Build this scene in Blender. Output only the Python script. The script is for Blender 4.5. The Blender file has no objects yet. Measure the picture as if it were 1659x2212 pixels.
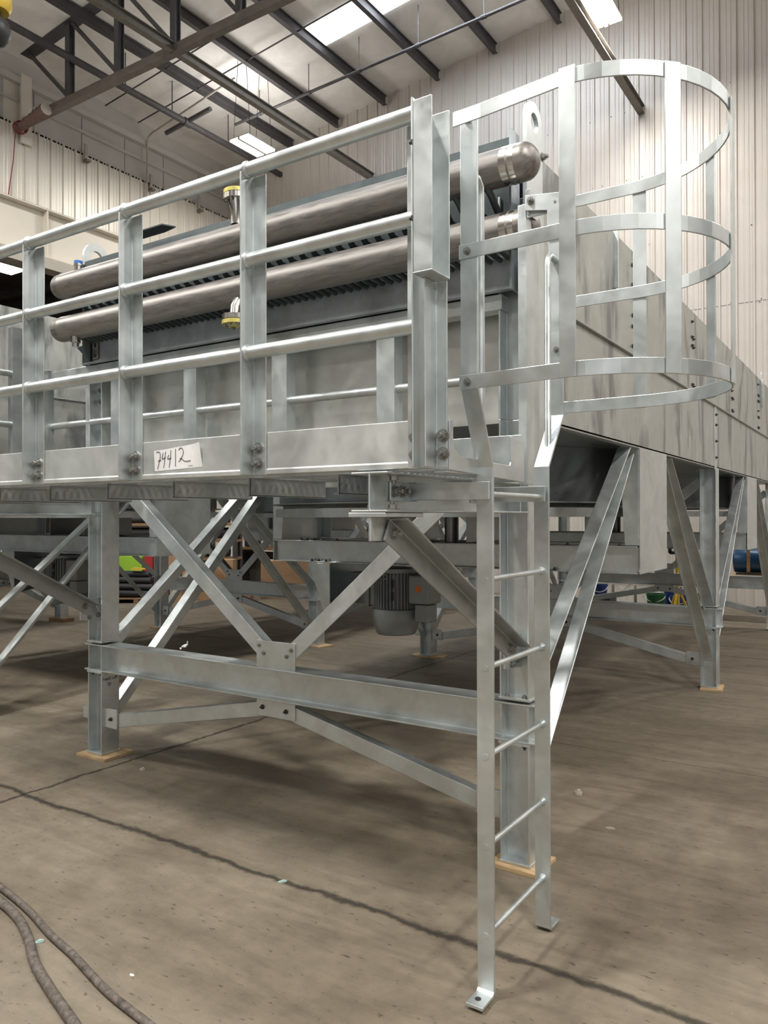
import bpy, bmesh, math, random
from mathutils import Vector, Matrix
random.seed(4)
S = bpy.context.scene
COL = S.collection
PI = math.pi

# ------------------------------------------------------------------ camera, world, light, exposure
F_PX, YAW, PITCH, ROLL, CAM_H = 1675.96, 0.583167, 0.0067632, -0.0020079, 1.70
cd = bpy.data.cameras.new('camera'); cam = bpy.data.objects.new('camera', cd); COL.objects.link(cam)
cd.sensor_fit = 'VERTICAL'; cd.sensor_height = 24.0; cd.lens = F_PX / 2212 * 24.0
cd.clip_start = 0.05; cd.clip_end = 200
_f = Vector((-math.sin(YAW), math.cos(YAW), 0)); _r = Vector((math.cos(YAW), math.sin(YAW), 0)); _u = Vector((0, 0, 1))
_f2 = _f * math.cos(PITCH) + _u * math.sin(PITCH); _u2 = _u * math.cos(PITCH) - _f * math.sin(PITCH)
_r3 = _r * math.cos(ROLL) + _u2 * math.sin(ROLL); _u3 = _u2 * math.cos(ROLL) - _r * math.sin(ROLL)
cam.matrix_world = Matrix(((_r3.x, _u3.x, -_f2.x, 0), (_r3.y, _u3.y, -_f2.y, 0), (_r3.z, _u3.z, -_f2.z, CAM_H), (0, 0, 0, 1)))
S.camera = cam
S.view_settings.view_transform = 'Standard'; S.view_settings.look = 'None'
S.view_settings.gamma = 1.0; S.view_settings.use_curve_mapping = False
S.view_settings.exposure = 0.0
w = bpy.data.worlds.new('world'); S.world = w; w.use_nodes = True
w.node_tree.nodes['Background'].inputs[0].default_value = (0.75, 0.85, 1.0, 1)
w.node_tree.nodes['Background'].inputs[1].default_value = 0.3

LAMP_W = 265.0
def lamp(x, y, z=10.35, sx=0.62, sy=1.25, e=1.0, col=(1.0, 0.975, 0.93)):
    ld = bpy.data.lights.new('hall_area_light', 'AREA'); ld.shape = 'RECTANGLE'; ld.size = sx; ld.size_y = sy
    ld.energy = LAMP_W * e; ld.color = col
    o = bpy.data.objects.new('hall_area_light', ld); COL.objects.link(o); o.location = (x, y, z); return o
for ly, le in ((13.2, 1.1), (6.5, 0.85), (-1.4, 2.9), (-7.5, 0.55)):  # two fixtures in view; the remaining grid is added, unseen, to light the hall
    for lx in (-12.4, -4.2, 4.0, 12.0):
        lamp(lx, ly, z=10.15, e=le)
        up = lamp(lx, ly, z=10.30, e=0.14 * max(le, 0.9)); up.rotation_euler = (PI, 0, 0)  # upward area light added over each lamp to brighten the roof
lamp(-21.0, 12.25, 8.68, e=0.2)
def daylight(loc, rot, sx, sy, watts):
    ld = bpy.data.lights.new('daylight', 'AREA'); ld.shape = 'RECTANGLE'; ld.size = sx; ld.size_y = sy; ld.energy = watts; ld.color = (0.80, 0.90, 1.0)
    o = bpy.data.objects.new('daylight', ld); COL.objects.link(o); o.location = loc; o.rotation_euler = rot
daylight((-7.4, 13.15, 12.25), (0, 0, 0), 5.8, 0.6, 260)          # skylight strip in view
daylight((-7.4, 3.0, 12.25), (0, 0, 0), 5.8, 0.6, 260)            # unseen strip added for extra cool light over the machine
daylight((4.0, -14.7, 3.2), (-PI / 2, 0, PI), 7.0, 6.0, 160)      # cool area light added behind the camera to brighten front faces
daylight((-24.0, -14.7, 2.6), (-PI / 2, 0, PI), 6.0, 5.0, 120)    # unseen cool area light at the near end of the side bay
SUN_WINDOW = (-10.42, -4.4, 12.8, 13.5)

# ------------------------------------------------------------------ materials
def nt(m):
    m.use_nodes = True; t = m.node_tree; return t, t.nodes, t.links, t.nodes['Principled BSDF']
def mat(name, col, rough=0.5, metal=0.0, var=0.0, scale=8.0, stretch=(1, 1, 1), emit=0.0, bump=0.0, rvar=0.0, detail=4):
    m = bpy.data.materials.new(name); t, N, L, b = nt(m)
    b.inputs['Base Color'].default_value = (*col, 1); b.inputs['Roughness'].default_value = rough; b.inputs['Metallic'].default_value = metal
    if emit:
        b.inputs['Emission Color'].default_value = (*col, 1); b.inputs['Emission Strength'].default_value = emit
    if var or bump or rvar:
        g = N.new('ShaderNodeNewGeometry'); mp = N.new('ShaderNodeMapping'); mp.inputs['Scale'].default_value = stretch
        L.new(g.outputs['Position'], mp.inputs['Vector'])
        n = N.new('ShaderNodeTexNoise'); n.inputs['Scale'].default_value = scale; n.inputs['Detail'].default_value = detail; n.inputs['Roughness'].default_value = 0.6
        n.inputs['Distortion'].default_value = 0.6
        L.new(mp.outputs[0], n.inputs['Vector'])
        if var:
            r = N.new('ShaderNodeValToRGB'); r.color_ramp.elements[0].position = 0.3; r.color_ramp.elements[1].position = 0.7
            r.color_ramp.elements[0].color = (*[max(0, c * (1 - var)) for c in col], 1)
            r.color_ramp.elements[1].color = (*[min(1, c * (1 + var)) for c in col], 1)
            L.new(n.outputs['Fac'], r.inputs[0]); L.new(r.outputs[0], b.inputs['Base Color'])
        if rvar:
            mr = N.new('ShaderNodeMapRange'); mr.inputs['To Min'].default_value = rough - rvar; mr.inputs['To Max'].default_value = rough + rvar
            mr.inputs['From Min'].default_value = 0.3; mr.inputs['From Max'].default_value = 0.7
            L.new(n.outputs['Fac'], mr.inputs['Value']); L.new(mr.outputs[0], b.inputs['Roughness'])
        if bump:
            bp = N.new('ShaderNodeBump'); bp.inputs['Strength'].default_value = bump; bp.inputs['Distance'].default_value = 0.01
            L.new(n.outputs['Fac'], bp.inputs['Height']); L.new(bp.outputs[0], b.inputs['Normal'])
    return m

def galv_mat(name, col, metal=0.85, rough=0.42, stains=False, scale=5.0):
    """hot-dip galvanised steel: cloudy zinc patches, fine streaks, uneven gloss; 'stains' adds dark run marks"""
    m = mat(name, col, rough, metal, var=0.14, scale=scale, rvar=0.09, detail=3)
    t, N, L, b = nt(m)
    src = b.inputs['Base Color'].links[0].from_socket
    g = N.new('ShaderNodeNewGeometry'); mp = N.new('ShaderNodeMapping')
    mp.inputs['Scale'].default_value = (26, 26, 26); mp.inputs['Rotation'].default_value = (0.5, 0.7, 0.4)
    mp2 = N.new('ShaderNodeMapping'); mp2.inputs['Scale'].default_value = (1.6, 1.6, 0.5)
    n = N.new('ShaderNodeTexNoise'); n.inputs['Detail'].default_value = 3; n.inputs['Scale'].default_value = 1.0
    L.new(g.outputs['Position'], mp.inputs[0]); L.new(mp.outputs[0], n.inputs['Vector'])
    mr = N.new('ShaderNodeMapRange'); mr.inputs['To Min'].default_value = 0.94; mr.inputs['To Max'].default_value = 1.06
    L.new(n.outputs['Fac'], mr.inputs['Value'])
    mx = N.new('ShaderNodeMix'); mx.data_type = 'RGBA'; mx.blend_type = 'MULTIPLY'; mx.inputs[0].default_value = 1.0
    L.new(src, mx.inputs[6]); L.new(mr.outputs[0], mx.inputs[7])
    out = mx.outputs[2]
    if stains:
        n2 = N.new('ShaderNodeTexNoise'); n2.inputs['Scale'].default_value = 2.6; n2.inputs['Detail'].default_value = 5; n2.inputs['Distortion'].default_value = 0.5
        L.new(g.outputs['Position'], mp2.inputs[0]); L.new(mp2.outputs[0], n2.inputs['Vector'])
        r2 = N.new('ShaderNodeValToRGB'); r2.color_ramp.elements[0].position = 0.52; r2.color_ramp.elements[1].position = 0.63
        r2.color_ramp.elements[0].color = (1, 1, 1, 1); r2.color_ramp.elements[1].color = (0.50, 0.50, 0.53, 1)
        L.new(n2.outputs['Fac'], r2.inputs[0])
        m2 = N.new('ShaderNodeMix'); m2.data_type = 'RGBA'; m2.blend_type = 'MULTIPLY'; m2.inputs[0].default_value = 1.0
        L.new(out, m2.inputs[6]); L.new(r2.outputs[0], m2.inputs[7]); out = m2.outputs[2]
    L.new(out, b.inputs['Base Color'])
    return m

GALV = galv_mat('galvanised_steel', (0.60, 0.64, 0.645), metal=0.82, rough=0.39)
TOE = galv_mat('galvanised_toe_plate', (0.60, 0.62, 0.605), metal=0.6, rough=0.42)
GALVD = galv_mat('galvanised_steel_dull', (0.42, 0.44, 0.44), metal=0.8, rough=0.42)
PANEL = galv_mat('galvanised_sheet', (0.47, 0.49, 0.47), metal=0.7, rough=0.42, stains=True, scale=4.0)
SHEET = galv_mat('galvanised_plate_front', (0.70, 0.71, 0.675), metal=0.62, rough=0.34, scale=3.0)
DARKGALV = galv_mat('galvanised_sheet_blue', (0.27, 0.30, 0.31), metal=0.85, rough=0.35)
PIPE = mat('brushed_header_steel', (0.27, 0.255, 0.24), 0.46, 0.82, var=0.28, scale=6, stretch=(1.2, 9, 9), rvar=0.08, detail=6)
STAINLESS = mat('polished_stainless', (0.62, 0.60, 0.57), 0.22, 1.0, var=0.08, scale=10)
BUNDLE = mat('bundle_frame_steel', (0.42, 0.46, 0.50), 0.42, 0.7, var=0.25, scale=5, rvar=0.08)
TOPF = mat('top_frame_steel', (0.115, 0.14, 0.148), 0.42, 0.7, var=0.2, scale=5)
BUNDLED = mat('bundle_frame_dark', (0.06, 0.075, 0.08), 0.45, 0.5, var=0.25, scale=5)
BOLT = mat('bolt_steel', (0.33, 0.33, 0.31), 0.4, 0.85, var=0.2, scale=60)
BOLTD = mat('black_bolt_steel', (0.07, 0.07, 0.07), 0.45, 0.6)
YELLOWZ = mat('yellow_gasket_ring', (0.62, 0.55, 0.16), 0.45, 0.35, var=0.2, scale=20)
MOTOR = mat('motor_grey_paint', (0.27, 0.29, 0.285), 0.42, 0.1, var=0.06, scale=10)
BLACK = mat('black_rubber', (0.018, 0.018, 0.02), 0.6, 0, var=0.3, scale=20)
INK = mat('marker_ink', (0.02, 0.015, 0.02), 0.6)
PAPER = mat('white_paper', (0.80, 0.80, 0.80), 0.8, 0, var=0.04, scale=14)
PLY = mat('plywood', (0.50, 0.35, 0.19), 0.75, 0, var=0.25, scale=4, stretch=(2, 14, 14))
WOODD = mat('old_timber', (0.27, 0.16, 0.08), 0.8, 0, var=0.35, scale=5, stretch=(2, 12, 12))
CARD = mat('cardboard', (0.40, 0.25, 0.14), 0.85, 0, var=0.12, scale=6)
OSB = mat('strand_board', (0.52, 0.33, 0.16), 0.85, 0, var=0.4, scale=18)
HOSE = mat('dusty_hose_rubber', (0.115, 0.095, 0.08), 0.75, 0, var=0.55, scale=38, bump=0.25)
ROOFSTEEL = mat('dark_roof_steel', (0.085, 0.08, 0.085), 0.6, 0.2, var=0.2, scale=3)
STRUTS = mat('dusty_strut_steel', (0.20, 0.18, 0.155), 0.6, 0.2, var=0.15, scale=6)
CHORD = mat('dusty_chord_steel', (0.19, 0.165, 0.145), 0.6, 0.15, var=0.2, scale=4)
ROOF = mat('roof_insulation', (0.82, 0.79, 0.755), 0.85, 0, var=0.10, scale=1.4, bump=0.5)
WALLC = mat('corrugated_wall_grey', (0.60, 0.555, 0.51), 0.42, 0.15, var=0.04, scale=1.5)
WALLL = mat('corrugated_wall_cream', (0.66, 0.615, 0.54), 0.40, 0.15, var=0.04, scale=1.5)
WHITE = mat('white_wall_paint', (0.68, 0.63, 0.545), 0.6, 0, var=0.04, scale=1.0)
WALLU = mat('upper_wall_panel', (0.52, 0.50, 0.475), 0.7, 0, var=0.06, scale=1.2)
LINTEL = mat('grey_lintel_paint', (0.42, 0.38, 0.33), 0.6, 0, var=0.05, scale=2)
RIGHTW = mat('right_hall_lining', (0.07, 0.065, 0.06), 0.7, 0, var=0.3, scale=0.6)
FRONTW = mat('rear_hall_lining', (0.36, 0.34, 0.32), 0.7, 0, var=0.3, scale=0.6)
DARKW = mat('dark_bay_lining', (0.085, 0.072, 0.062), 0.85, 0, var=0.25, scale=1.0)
SCREW = mat('wall_screw', (0.18, 0.16, 0.15), 0.6, 0.3)
LAMPE = mat('lamp_tube_glow', (1.0, 0.95, 0.82), 0.5, emit=14)
SKYE = mat('skylight_glow', (0.92, 0.96, 1.0), 0.5, emit=5.0)
LAMPB = mat('lamp_housing', (0.70, 0.68, 0.64), 0.5, 0.2)
BLUEP = mat('blue_plastic', (0.02, 0.05, 0.22), 0.4)
BLUEC = mat('bright_blue_cap', (0.04, 0.17, 0.55), 0.4)
DRUMB = mat('dark_blue_paint', (0.012, 0.05, 0.12), 0.35, 0.2, var=0.2, scale=6)
GREENP = mat('green_plastic', (0.02, 0.13, 0.05), 0.4)
LIME = mat('lime_plastic', (0.34, 0.60, 0.05), 0.45)
REDP = mat('red_plastic', (0.42, 0.03, 0.03), 0.45)
YELP = mat('yellow_paint', (0.72, 0.50, 0.06), 0.45)
WPLAS = mat('white_plastic', (0.82, 0.79, 0.73), 0.5, 0, var=0.1, scale=10)
TEAL = mat('pale_teal_scrap', (0.35, 0.48, 0.44), 0.6)
STONE = mat('pale_stone', (0.42, 0.38, 0.33), 0.8, 0, var=0.2, scale=60)
ORANGE = mat('orange_label', (0.75, 0.17, 0.03), 0.6)
REDCORD = mat('red_cord', (0.22, 0.04, 0.045), 0.6)
WRAP = mat('brown_wrap_cloth', (0.20, 0.13, 0.11), 0.8, 0, var=0.25, scale=20)

def concrete():
    m = bpy.data.materials.new('worn_concrete'); t, N, L, b = nt(m)
    g = N.new('ShaderNodeNewGeometry')
    def noise(sc, det=6, st=(1, 1, 1), dist=0.0):
        mp = N.new('ShaderNodeMapping'); mp.inputs['Scale'].default_value = st
        L.new(g.outputs['Position'], mp.inputs[0])
        n = N.new('ShaderNodeTexNoise'); n.inputs['Scale'].default_value = sc; n.inputs['Detail'].default_value = det; n.inputs['Distortion'].default_value = dist
        n.inputs['Roughness'].default_value = 0.62
        L.new(mp.outputs[0], n.inputs['Vector']); return n.outputs['Fac']
    def ramp(src, stops):
        r = N.new('ShaderNodeValToRGB'); e = r.color_ramp.elements
        while len(e) < len(stops): e.new(0.5)
        for k, (p, c) in enumerate(stops): e[k].position = p; e[k].color = (*c, 1)
        L.new(src, r.inputs[0]); return r.outputs[0]
    def mul(a, c):
        x = N.new('ShaderNodeMix'); x.data_type = 'RGBA'; x.blend_type = 'MULTIPLY'; x.inputs[0].default_value = 1
        L.new(a, x.inputs[6]); L.new(c, x.inputs[7]); return x.outputs[2]
    base = ramp(noise(0.7, 8, dist=0.8), [(0.28, (0.122, 0.098, 0.070)), (0.5, (0.190, 0.158, 0.115)), (0.72, (0.248, 0.212, 0.160))])
    fine = ramp(noise(9, 7), [(0.25, (0.80, 0.79, 0.78)), (0.55, (1.01, 1.0, 1.0)), (0.8, (1.14, 1.14, 1.12))])
    pits = ramp(noise(34, 3, (0.55, 1.3, 1)), [(0.30, (0.45, 0.42, 0.40)), (0.375, (1, 1, 1))])
    specks = ramp(noise(60, 2), [(0.70, (1, 1, 1)), (0.78, (1.8, 1.75, 1.65))])
    scr = ramp(noise(3.0, 4, (0.35, 2.2, 1), 1.0), [(0.3, (0.76, 0.75, 0.73)), (0.6, (1.02, 1.02, 1.02))])
    col = mul(mul(mul(mul(base, fine), pits), specks), scr)
    # saw-cut and cold joints of the slab: dark wavering lines at fixed places on the floor
    sep = N.new('ShaderNodeSeparateXYZ'); L.new(g.outputs['Position'], sep.inputs[0])
    wob = noise(2.0, 5)
    wob2 = noise(14.0, 4)
    def math_(op, a, bb=None, v=None):
        x = N.new('ShaderNodeMath'); x.operation = op
        L.new(a, x.inputs[0])
        if bb is not None: L.new(bb, x.inputs[1])
        if v is not None: x.inputs[1].default_value = v
        return x.outputs[0]
    w1 = math_('MULTIPLY', math_('SUBTRACT', wob, v=0.5), v=0.12)
    w2 = math_('MULTIPLY', math_('SUBTRACT', wob2, v=0.5), v=0.06)
    wsum = math_('ADD', w1, w2)
    fac = None
    for axis, val, wid in (('Y', 2.775, 0.022), ('X', -4.48, 0.018), ('Y', 8.62, 0.008), ('Y', 10.2, 0.012), ('Y', 11.0, 0.008), ('Y', 12.6, 0.008),
                           ('Y', 5.6, 0.004), ('X', -8.9, 0.008), ('X', 1.6, 0.008), ('Y', 9.2, 0.005)):
        amp = wsum if val in (2.775, -4.48) else math_('MULTIPLY', wsum, v=0.35)
        d = math_('ABSOLUTE', math_('SUBTRACT', math_('ADD', sep.outputs[axis], amp), v=val))
        mr = N.new('ShaderNodeMapRange'); mr.inputs['From Min'].default_value = wid * 0.2; mr.inputs['From Max'].default_value = wid * 1.6; mr.interpolation_type = 'SMOOTHSTEP'
        mr.inputs['To Min'].default_value = 0.22; mr.inputs['To Max'].default_value = 1.0
        L.new(d, mr.inputs['Value'])
        fac = mr.outputs[0] if fac is None else math_('MULTIPLY', fac, mr.outputs[0])
    col = mul(col, fac)
    L.new(col, b.inputs['Base Color'])
    rr = N.new('ShaderNodeMapRange'); rr.inputs['To Min'].default_value = 0.45; rr.inputs['To Max'].default_value = 0.8
    L.new(noise(2.5, 5), rr.inputs['Value']); L.new(rr.outputs[0], b.inputs['Roughness'])
    bp = N.new('ShaderNodeBump'); bp.inputs['Strength'].default_value = 0.5; bp.inputs['Distance'].default_value = 0.008
    L.new(math_('MULTIPLY', noise(22, 6), fac), bp.inputs['Height']); L.new(bp.outputs[0], b.inputs['Normal'])
    return m
CONC = concrete()

# ------------------------------------------------------------------ geometry helpers
V = Vector
class MB:
    def __init__(self): self.bm = bmesh.new(); self.mi = 0
    def _f(self, vs):
        try:
            f = self.bm.faces.new(vs); f.material_index = self.mi; return f
        except ValueError: return None
    def box(self, x0, x1, y0, y1, z0, z1):
        x0, x1 = min(x0, x1), max(x0, x1); y0, y1 = min(y0, y1), max(y0, y1); z0, z1 = min(z0, z1), max(z0, z1)
        v = [self.bm.verts.new(p) for p in ((x0, y0, z0), (x1, y0, z0), (x1, y1, z0), (x0, y1, z0), (x0, y0, z1), (x1, y0, z1), (x1, y1, z1), (x0, y1, z1))]
        for q in ((3, 2, 1, 0), (4, 5, 6, 7), (0, 1, 5, 4), (1, 2, 6, 5), (2, 3, 7, 6), (3, 0, 4, 7)): self._f([v[k] for k in q])
        return self
    def prism(self, prof, o, U, Vv, W):
        """profile [(u,v)] in the plane (U,V) at o, extruded by vector W"""
        o, U, Vv, W = V(o), V(U), V(Vv), V(W)
        if U.cross(Vv).dot(W) < 0: prof = prof[::-1]
        a = [self.bm.verts.new(o + U * p[0] + Vv * p[1]) for p in prof]
        b = [self.bm.verts.new(o + U * p[0] + Vv * p[1] + W) for p in prof]
        n = len(prof)
        self._f(a[::-1]); self._f(b)
        for i in range(n): self._f([a[i], a[(i + 1) % n], b[(i + 1) % n], b[i]])
        return self
    def tube(self, pts, r, n=14, cap=True):
        pts = [V(p) for p in pts]; rs = r if isinstance(r, (list, tuple)) else [r] * len(pts)
        rings = []; prev = None
        for i, p in enumerate(pts):
            d = (pts[min(i + 1, len(pts) - 1)] - pts[max(i - 1, 0)]).normalized()
            if prev is None:
                a = V((0, 0, 1)) if abs(d.z) < 0.9 else V((1, 0, 0)); e1 = d.cross(a).normalized()
            else:
                e1 = (prev - d * prev.dot(d)).normalized()
            prev = e1; e2 = d.cross(e1)
            rings.append([self.bm.verts.new(p + (e1 * math.cos(2 * PI * k / n) + e2 * math.sin(2 * PI * k / n)) * rs[i]) for k in range(n)])
        for a, b in zip(rings, rings[1:]):
            for k in range(n): self._f([a[k], a[(k + 1) % n], b[(k + 1) % n], b[k]])
        if cap: self._f(rings[0][::-1]); self._f(rings[-1])
        return self
    def lathe(self, prof, o, axis, n=32, cap=True):
        """prof [(r, h)] about axis through o"""
        o, d = V(o), V(axis).normalized(); a = V((0, 0, 1)) if abs(d.z) < 0.9 else V((1, 0, 0))
        e1 = d.cross(a).normalized(); e2 = d.cross(e1); rings = []
        for r, h in prof:
            rings.append([self.bm.verts.new(o + d * h + (e1 * math.cos(2 * PI * k / n) + e2 * math.sin(2 * PI * k / n)) * max(r, 1e-4)) for k in range(n)])
        for p, q in zip(rings, rings[1:]):
            for k in range(n): self._f([p[k], p[(k + 1) % n], q[(k + 1) % n], q[k]])
        if cap: self._f(rings[0][::-1]); self._f(rings[-1])
        return self
    def strip(self, pts, hgt, th, normals):
        """flat bar bent along pts (list of 3-D points on its centre line), tall in z, thick along normals"""
        rings = []
        for p, nn in zip(pts, normals):
            p, nn = V(p), V(nn)
            rings.append([self.bm.verts.new(p + nn * s * th / 2 + V((0, 0, q * hgt / 2))) for s, q in ((-1, -1), (1, -1), (1, 1), (-1, 1))])
        for a, b in zip(rings, rings[1:]):
            for k in range(4): self._f([a[k], a[(k + 1) % 4], b[(k + 1) % 4], b[k]])
        self._f(rings[0][::-1]); self._f(rings[-1]); return self
    def build(self, name, m, parent=None, smooth=False, bev=0.0):
        bm = self.bm
        bmesh.ops.recalc_face_normals(bm, faces=bm.faces[:])
        lo = V([min(v.co[k] for v in bm.verts) for k in range(3)]); hi = V([max(v.co[k] for v in bm.verts) for k in range(3)])
        c = (lo + hi) / 2; 
        if parent is None: c.z = lo.z
        for v in bm.verts: v.co -= c
        me = bpy.data.meshes.new(name); bm.to_mesh(me); bm.free()
        for mm in (m if isinstance(m, (list, tuple)) else [m]): me.materials.append(mm)
        if smooth:
            for p in me.polygons: p.use_smooth = True
            try: me.set_sharp_from_angle(angle=math.radians(40))
            except Exception: pass
        o = bpy.data.objects.new(name, me); COL.objects.link(o); o.location = c
        if parent is not None: attach(o, parent)
        if bev:
            md = o.modifiers.new('edge', 'BEVEL'); md.width = bev * 1.5; md.segments = 2; md.limit_method = 'ANGLE'; md.angle_limit = math.radians(50)
        return o

def world_of(o):
    m = Matrix.LocRotScale(o.location, o.rotation_euler, o.scale)
    if o.parent: return world_of(o.parent) @ o.matrix_parent_inverse @ m
    return m
def attach(o, p):
    o.parent = p; o.matrix_parent_inverse = world_of(p).inverted(); return o
def tag(o, label, cat, group=None, kind=None):
    if label: o['label'] = label
    if cat: o['category'] = cat
    if group: o['group'] = group
    if kind: o['kind'] = kind
    return o
def thing(name, label, cat, loc=(0, 0, 0), group=None):
    o = bpy.data.objects.new(name, None); COL.objects.link(o); o.location = loc; o.empty_display_size = 0.2
    return tag(o, label, cat, group)
def struct(name, mb, m, parent=None, smooth=False):
    o = mb.build(name, m, parent, smooth)
    if parent is None: o['kind'] = 'structure'
    return o

def L_prof(a, b, t): return [(0, 0), (a, 0), (a, t), (t, t), (t, b), (0, b)]
def I_prof(wd, h, tf, tw):   # u = width, v = height, centred in u, from v=0
    a, c = wd / 2, tw / 2
    return [(-a, 0), (a, 0), (a, tf), (c, tf), (c, h - tf), (a, h - tf), (a, h), (-a, h), (-a, h - tf), (-c, h - tf), (-c, tf), (-a, tf)]
def C_prof(wd, h, t): return [(0, 0), (wd, 0), (wd, t), (t, t), (t, h - t), (wd, h - t), (wd, h), (0, h)]

# hex bolt seen as washer + nut + shank end; shared mesh, one object per bolt
def bolt_mesh(name, m, r, proud=0.022):
    mb = MB(); mb.lathe([(r * 1.35, 0), (r * 1.35, r * 0.3)], (0, 0, 0), (0, 0, 1), 14)
    mb.lathe([(r, r * 0.3), (r, r * 1.15)], (0, 0, 0), (0, 0, 1), 6)
    mb.lathe([(r * 0.55, r * 1.15), (r * 0.55, proud)], (0, 0, 0), (0, 0, 1), 10)
    me = bpy.data.meshes.new(name); bmesh.ops.recalc_face_normals(mb.bm, faces=mb.bm.faces[:]); mb.bm.to_mesh(me); mb.bm.free(); me.materials.append(m); return me
BM_N = bolt_mesh('bolt_galv', BOLT, 0.013); BM_D = bolt_mesh('bolt_black', BOLTD, 0.011)
BM_S = bolt_mesh('bolt_small', BOLT, 0.010, 0.016); BM_L = bolt_mesh('bolt_large', BOLT, 0.017, 0.034)
def bolt(parent, loc, axis, me=BM_N):
    o = bpy.data.objects.new('bolt', me); COL.objects.link(o); o.location = loc
    o.rotation_euler = V(axis).to_track_quat('Z', 'Y').to_euler()
    return attach(o, parent)

def angle_bar(p0, p1, side, a=0.09, t=0.010, flip=1):
    """L-section member from p0 to p1. 'side' = direction of the flat leg's normal-to-axis (the leg lying in the brace plane);
    the second leg stands along axis x side (flip chooses which way)"""
    p0, p1 = V(p0), V(p1); d = (p1 - p0); ax = d.normalized(); s = V(side); s = (s - ax * s.dot(ax)).normalized()
    n = ax.cross(s).normalized() * flip
    mb = MB(); mb.prism(L_prof(a, a, t), p0, s, n, d); return mb

# ------------------------------------------------------------------ the hall
XW, YW = -15.65, 16.0
def roof_z(x): return 12.10 + 0.0975 * (x + 10.5) if x < 2 else 12.10 + 0.0975 * (12.5 - (x - 2))
mb = MB(); mb.box(-31, 16, -15, 16.3, -0.3, 0.0); struct('floor', mb, CONC)
mb = MB()
mb.prism([(-16.2, roof_z(-16.2)), (2, roof_z(2)), (16.2, roof_z(16.2)), (16.2, roof_z(16.2) + .2), (2, roof_z(2) + .2), (-16.2, roof_z(-16.2) + .2)], (0, -15, 0), (1, 0, 0), (0, 0, 1), (0, 31.3, 0))
struct('ceiling', mb, ROOF)

def corrugated(mb, a0, a1, pitch, depth, pt, top, bot=lambda a: 0.0):
    """pt(a, d, z) -> 3-D point; a runs along the wall, d is rib height"""
    n = int((a1 - a0) / pitch); prof = []
    for k in range(n + 1):
        s = a0 + k * pitch
        for q, d in ((0, 0), (.30, 0), (.33, .22), (.37, .22), (.40, 0), (.56, 0), (.59, .22), (.63, .22), (.66, 0), (.80, 0), (.86, 1), (.95, 1)):
            if s + q * pitch <= a1: prof.append((s + q * pitch, d * depth))
    prev = None
    for s, d in prof:
        cur = (mb.bm.verts.new(pt(s, d, bot(s))), mb.bm.verts.new(pt(s, d, top(s))))
        if prev: mb._f([prev[0], cur[0], cur[1], prev[1]])
        prev = cur
mb = MB(); corrugated(mb, -16.2, 16.2, 0.305, 0.034, lambda s, d, z: (s, YW - d, z), lambda s: roof_z(s) + 0.05)
mb.mi = 1
for zz in (0.9, 2.2, 3.6, 5.0, 5.72, 5.78, 7.2, 8.6, 10.0):
    for k in range(44):
        xx = -15.6 + 0.4 * k + 0.22 + random.uniform(-.1, .1)
        if random.random() < 0.75 and xx < 1: mb.box(xx - .008, xx + .008, YW - .012, YW, zz - .01, zz + .01)
mb.box(-16, 16, YW - .006, YW, 5.745, 5.752)
struct('wall_back', mb, [WALLC, SCREW])
mb = MB()                                              # recessed upper band of the left wall, above the cream sheeting
mb.box(XW - .15, XW - .05, -15, 16.2, 8.3, roof_z(XW))
mb.mi = 1
for yy in [1.5 + 1.2 * k for k in range(12)]: mb.box(XW - .05, XW - .045, yy, yy + .015, 10.1, 11.0)
mb.mi = 0
mb.box(XW - .05, XW + .10, -15, 16.0, 10.98, 11.12); mb.box(XW - .05, XW + .02, -15, 16.0, 10.60, 10.66)
struct('wall_left', mb, [WALLU, SCREW])
mb = MB(); corrugated(mb, -15, 16.0, 0.305, 0.032, lambda s, d, z: (XW + .02 + d, s, z), lambda s: 10.12, lambda s: 8.36)
mb.box(XW - .05, XW + .02, -15, 16, 10.08, 10.12)
o = struct('wall_left', mb, WALLL)
mb = MB(); mb.box(15.2, 15.4, -15, 16.2, 0, 12.3); struct('wall_right', mb, RIGHTW)
mb = MB(); mb.box(-16.2, 15.4, -15.2, -15, 0, 13.6); struct('wall_front', mb, FRONTW)
# adjoining lower bay seen under the runway girder
mb = MB(); mb.prism([(-31, 9.9), (XW - .16, 9.0), (XW - .16, 9.2), (-31, 10.1)], (0, -15, 0), (1, 0, 0), (0, 0, 1), (0, 31.3, 0))
for k in range(7): mb.prism([(-31, 9.65), (XW - .3, 8.75), (XW - .3, 9.0), (-31, 9.9)], (0, 5.0 + 1.7 * k, 0), (1, 0, 0), (0, 0, 1), (0, .16, 0))
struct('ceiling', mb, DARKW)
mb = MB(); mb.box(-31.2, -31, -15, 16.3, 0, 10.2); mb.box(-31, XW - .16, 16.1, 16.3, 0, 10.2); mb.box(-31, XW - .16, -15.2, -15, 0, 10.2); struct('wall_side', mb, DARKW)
mb = MB()
for yy in (15.7, 3.5): mb.box(XW - .25, XW + .1, yy - .17, yy + .17, 0, 7.2)
struct('trim_1', mb, WHITE)
mb = MB(); mb.box(XW - .12, XW - .02, 9.20, 9.62, 10.13, 11.2); mb.box(XW + .06, XW + .12, 9.52, 9.76, 9.72, 11.2); struct('trim_2', mb, WHITE)
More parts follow.
